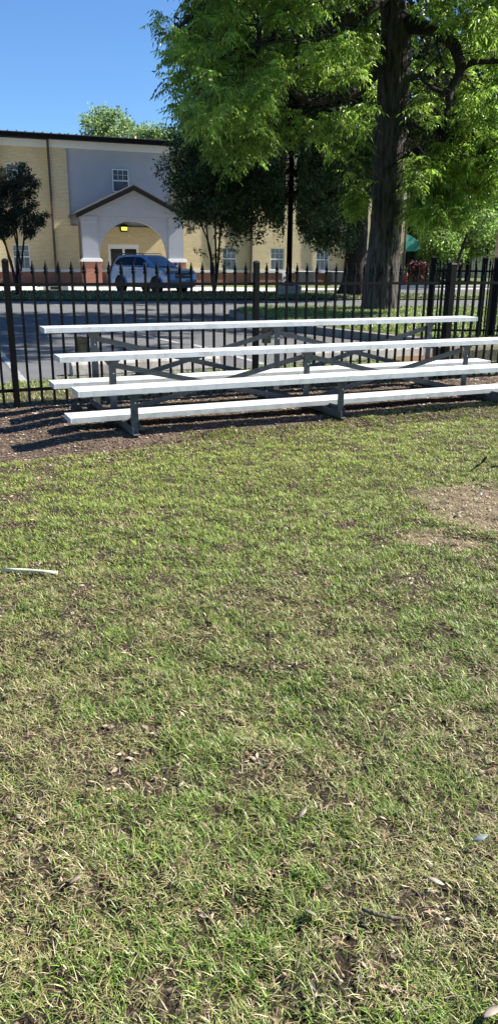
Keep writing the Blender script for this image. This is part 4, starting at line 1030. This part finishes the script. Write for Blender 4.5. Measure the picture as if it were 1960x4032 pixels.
st = [[(843, 1160), (838, 1060), (820, 960), (812, 860), (805, 760)], [(846, 1160), (850, 1050), (848, 930), (850, 820), (852, 720)], [(848, 1160), (858, 1050), (866, 930), (880, 830), (900, 750)], [(841, 1160), (832, 1080), (828, 980), (790, 880), (760, 800)]]
st = [[at(x, y, Y2 + random.uniform(-.3, .3) * i / 3) if i else r2 for i, (x, y) in enumerate(s)] for s in st]
P2 = [(735, 600), (790, 560), (900, 560), (960, 640), (960, 760), (930, 840), (870, 895), (810, 905), (780, 850), (740, 780), (715, 700)]
c2 = poly_clusters(P2, 66, lambda x, y: Y2 + random.uniform(-1.0, 1.0), mind=.28)
for q in [(775, 985), (800, 1000), (880, 985), (905, 970), (870, 1020), (890, 1040), (860, 990), (925, 990), (845, 1010)]: c2.append(at(q[0], q[1], Y2 + random.uniform(-.3, .3)))
myrtle(r2, 'dark crepe myrtle with bare thin stems in front of the building', st, c2[:-9], (.035, .05, .02), n_in=12)
R0 = [o for o in C.objects if o.name.startswith('crepe_myrtle')][-1]
foliage('low_sprays', [small_leaves(np.concatenate([sphere_pts(c - r2, .2, 9, squash=.5) for c in c2[-9:]]), 6, .07, .27, (.06, .085, .03), .03)], M['oakleaf'], R0)

# --- background trees
def bgtree(root, label, h, rw, col, n=60, size=.35, name='background_tree', group=None, lean=0, rz=None, mat=None, per=14, bot=.35, sp=.30, n_in=9, tr_r=.22):
    R0 = empty(name, root); tag(R0, label, 'tree', group); l0 = Vector(root)
    limb('trunk', [(0, 0, -.1), (lean * .3, 0, h * .3), (lean * .7, .1, h * .6), (lean, 0, h * .85)], [tr_r, tr_r * .8, tr_r * .5, .05], M['bark2'], R0, n=9)
    cs = []
    rz = rz or h * (1 - bot) / 2
    for _ in range(n):
        d = rdir(1)[0]; k = random.uniform(.45, 1)
        cs.append(Vector((lean + rw * d[0] * k, rw * d[1] * k, h - rz + rz * d[2] * k)))
    tops = [Vector((lean * t, 0, h * t)) for t in (.3, .45, .6, .8)]
    twigs(cs, tops, M['bark2'], R0, r0=.03, spread=.6, count=1)
    foliage('crown', [small_leaves(np.concatenate([sphere_pts(c, rw * random.uniform(.2, .36), n_in) for c in cs]), per, size, .3, col, sp)], mat or M['oakleaf'], R0)
for (x, ytop, Y, rw, lab) in [(395, 418, 78, 3.2, 'sunlit tree behind the building roof, left and tallest'), (500, 470, 82, 3.0, 'smaller rounded tree behind the roof, middle one'), (620, 485, 80, 3.0, 'light green tree behind the roof, partly hidden by the dark oak')]:
    p = at(x, ytop, Y); hh = p.z; p.z = 0
    bgtree(p, lab, hh, rw, (.13, .19, .065), n=70, size=.28, group='sunlit trees rising behind the building roof', name='tree_behind_roof', mat=M['leaf'], rz=3.8, n_in=12, per=12, sp=.22)
G = 'trees beyond the street at right'
for (x, ytop, Y, rw, col, lab, nn, ln) in [
    (1650, 330, 58, 5.0, (.05, .085, .025), 'dense dark tree behind the teal awning', 130, 0),
    (1905, 380, 58, 5.0, (.05, .09, .025), 'dense dark tree filling the right edge of the view', 150, 0),
    (1790, 560, 66, 5.0, (.06, .10, .03), 'green tree between the awning and the small house', 120, 0),
    (2060, 420, 60, 5.5, (.05, .08, .025), 'large tree at the far right, mostly out of view', 90, 0),
    (1700, 700, 85, 6.0, (.07, .11, .035), 'distant tree low behind the red shrub', 90, 0)]:
    p = at(x, ytop, Y); hh = p.z; p.z = 0
    bgtree(p, lab, hh, rw, col, n=nn, size=.30, group=G, lean=ln, rz=hh * .36, n_in=12, per=16, sp=.35)
for (x, y_, Y, rw, hh, lab) in [(1730, 945, 50, 1.5, 3.6, 'low bushy green tree right of the red maple'), (1815, 950, 54, 2.0, 3.7, 'low green tree partly hiding the cream house'), (1925, 930, 52, 1.9, 4.4, 'low green tree beside the utility pole')]:
    bgtree(Vector((at(x, y_, Y).x, Y, 0)), lab, hh, rw, (.12, .19, .045), n=48, size=.17, name='low_tree', rz=1.25, n_in=9, per=11, sp=.15, tr_r=.09, mat=M['leaf'], group='low trees before the cream house')
p = gp(1775, 1120); p = Vector((at(1775, 1100, 43).x, 43, 0))
bgtree(p, 'small leaning tree with thin trunk before the cream house', 4.6, 1.5, (.11, .18, .04), n=40, size=.14, name='leaning_tree', lean=.9, rz=1.2, n_in=9, per=10, sp=.12, tr_r=.12, mat=M['leaf'])
p = Vector((at(1650, 1040, 46).x, 46, 0)); bgtree(p, 'dark red leaved maple beside the awning post', 1.4, .55, (.09, .018, .022), n=26, size=.12, name='red_maple', rz=.5, n_in=8, per=9, sp=.08, tr_r=.04)
for x, Y, s, lab in ((1575, 52, 1.0, 'low green shrub left of the hydrant'), (1640, 51, 1.1, 'low light green shrub right of the hydrant'), (1720, 53, 1.2, 'rounded shrub by the street behind the fence corner')):
    q = at(x, 1100, Y); R0 = empty('shrub', (q.x, Y, 0)); tag(R0, lab, 'shrub', 'shrubs beyond the street')
    cs = [Vector((random.uniform(-.8, .8) * s, random.uniform(-.5, .5) * s, random.uniform(.25, .8) * s)) for _ in range(14)]
    twigs(cs, [Vector((0, 0, .1))], M['bark2'], R0, r0=.012, spread=.2, count=1)
    foliage('foliage', [small_leaves(np.concatenate([sphere_pts(c, .3, 8) for c in cs]), 12, .12, .3, (.14, .2, .05), .1)], M['leaf'], R0)
# tree line closing the horizon
def wood(name, x0, x1, Y0, Y1, h, col, label, n=420):
    cs = np.stack([rng.uniform(x0, x1, n), rng.uniform(Y0, Y1, n), rng.uniform(.3, h, n)], 1)
    cs[:, 2] *= .75 + .5 * vnoise(cs[:, 0], cs[:, 1], 9, 81)
    v = small_leaves(np.concatenate([sphere_pts(c, 2.2, 10) for c in cs]), 14, .8, .32, col, .7)
    o = np_mesh(name, v[0], np.arange(len(v[0])).reshape(-1, 4), M['oakleaf'], v[1]); tag(o, label, 'woods', kind='stuff')
wood('far_woods', 14, 95, 100, 118, 11, (.07, .11, .035), 'far belt of trees closing the view at right')
wood('far_woods_left', -95, -20, 110, 125, 6, (.07, .10, .04), 'far low belt of trees behind the building at left', n=200)

# ------------------------------------------------------------------ small house and utility pole at right
Yh = 74
def hp(x, y, Y=Yh): return at(x, y, Y)
h0 = hp(1835, 1085); HR = empty('cottage', (h0.x, Yh, 0)); tag(HR, 'small cream house with arched porch behind the trees at right', 'house')
def lx(x, Y=Yh): return hp(x, 1000, Y).x - h0.x
def lz(y, Y=Yh): return hp(1840, y, Y).z
xa, xb, xc, xd = lx(1745), lx(1785), lx(1830), lx(1960)
MB().box(lx(1752), lx(1822), 0, 6, -.1, lz(1001)).build('wall', M['cream'], HR)
MB().prism([(lx(1736), lz(1003)), (lx(1787), lz(968)), (lx(1838), lz(1003)), (lx(1832), lz(1003)), (lx(1787), lz(972)), (lx(1742), lz(1003))], -.3, 6, 'y').build('roof', M['shingle'], HR)
MB().prism([(lx(1752), lz(1001)), (lx(1822), lz(1001)), (lx(1787), lz(974))], -.02, .1, 'y').build('gable_wall', M['cream'], HR)
MB().box(lx(1822), lx(1950), .8, 7, -.1, lz(1003)).build('wall', M['cream'], HR)
MB().prism([(.2, lz(1003)), (.2, lz(1001)), (3.6, lz(966)), (7.2, lz(1003))], lx(1818), lx(1956), 'x').build('roof', M['shingle'], HR)
arc = [(lx(1876) + (lx(1886) - lx(1876)) * math.cos(a), lz(1020) + (lz(996) - lz(1020)) * math.sin(a)) for a in [math.pi * i / 14 for i in range(15)]]
MB().prism([(lx(1852), lz(1006)), (lx(1862), lz(1006)), (lx(1862), -.1), (lx(1866), -.1)] + arc[::-1] + [(lx(1886), -.1), (lx(1900), -.1), (lx(1900), lz(1006)), (lx(1902), lz(1006)), (lx(1877), lz(986))], -.5, -.3, 'y').build('porch_arch', M['cream'], HR)
MB().prism([(lx(1846), lz(1004)), (lx(1877), lz(980)), (lx(1908), lz(1004)), (lx(1908), lz(1007)), (lx(1877), lz(984)), (lx(1846), lz(1007))], -.8, 1, 'y').build('porch_roof', M['shingle'], HR)
f = MB().box(lx(1770), lx(1786), -.05, -.002, lz(1060), lz(1030)).build('window', M['trim'], HR); MB().box(lx(1772), lx(1784), -.06, -.051, lz(1058), lz(1032)).build('pane', M['pane'], f)
f = MB().box(lx(1836), lx(1848), .75, .798, lz(1060), lz(1028)).build('window', M['trim'], HR); MB().box(lx(1838), lx(1846), .74, .749, lz(1058), lz(1030)).build('pane', M['pane'], f)
q = at(1941, 1100, 44); R0 = empty('utility_pole', (q.x, 44, 0)); tag(R0, 'tan wooden utility pole near the right edge', 'pole')
MB().tube([(0, 0, 0), (.12, 0, 9)], [.12, .09], 10).build('pole', simple('weathered_pole_wood', (.3, .24, .17), .9, var=.3), R0)
MB().box(-.8, 1.0, -.05, .05, 8.2, 8.32).build('crossarm', M['wood'], R0)
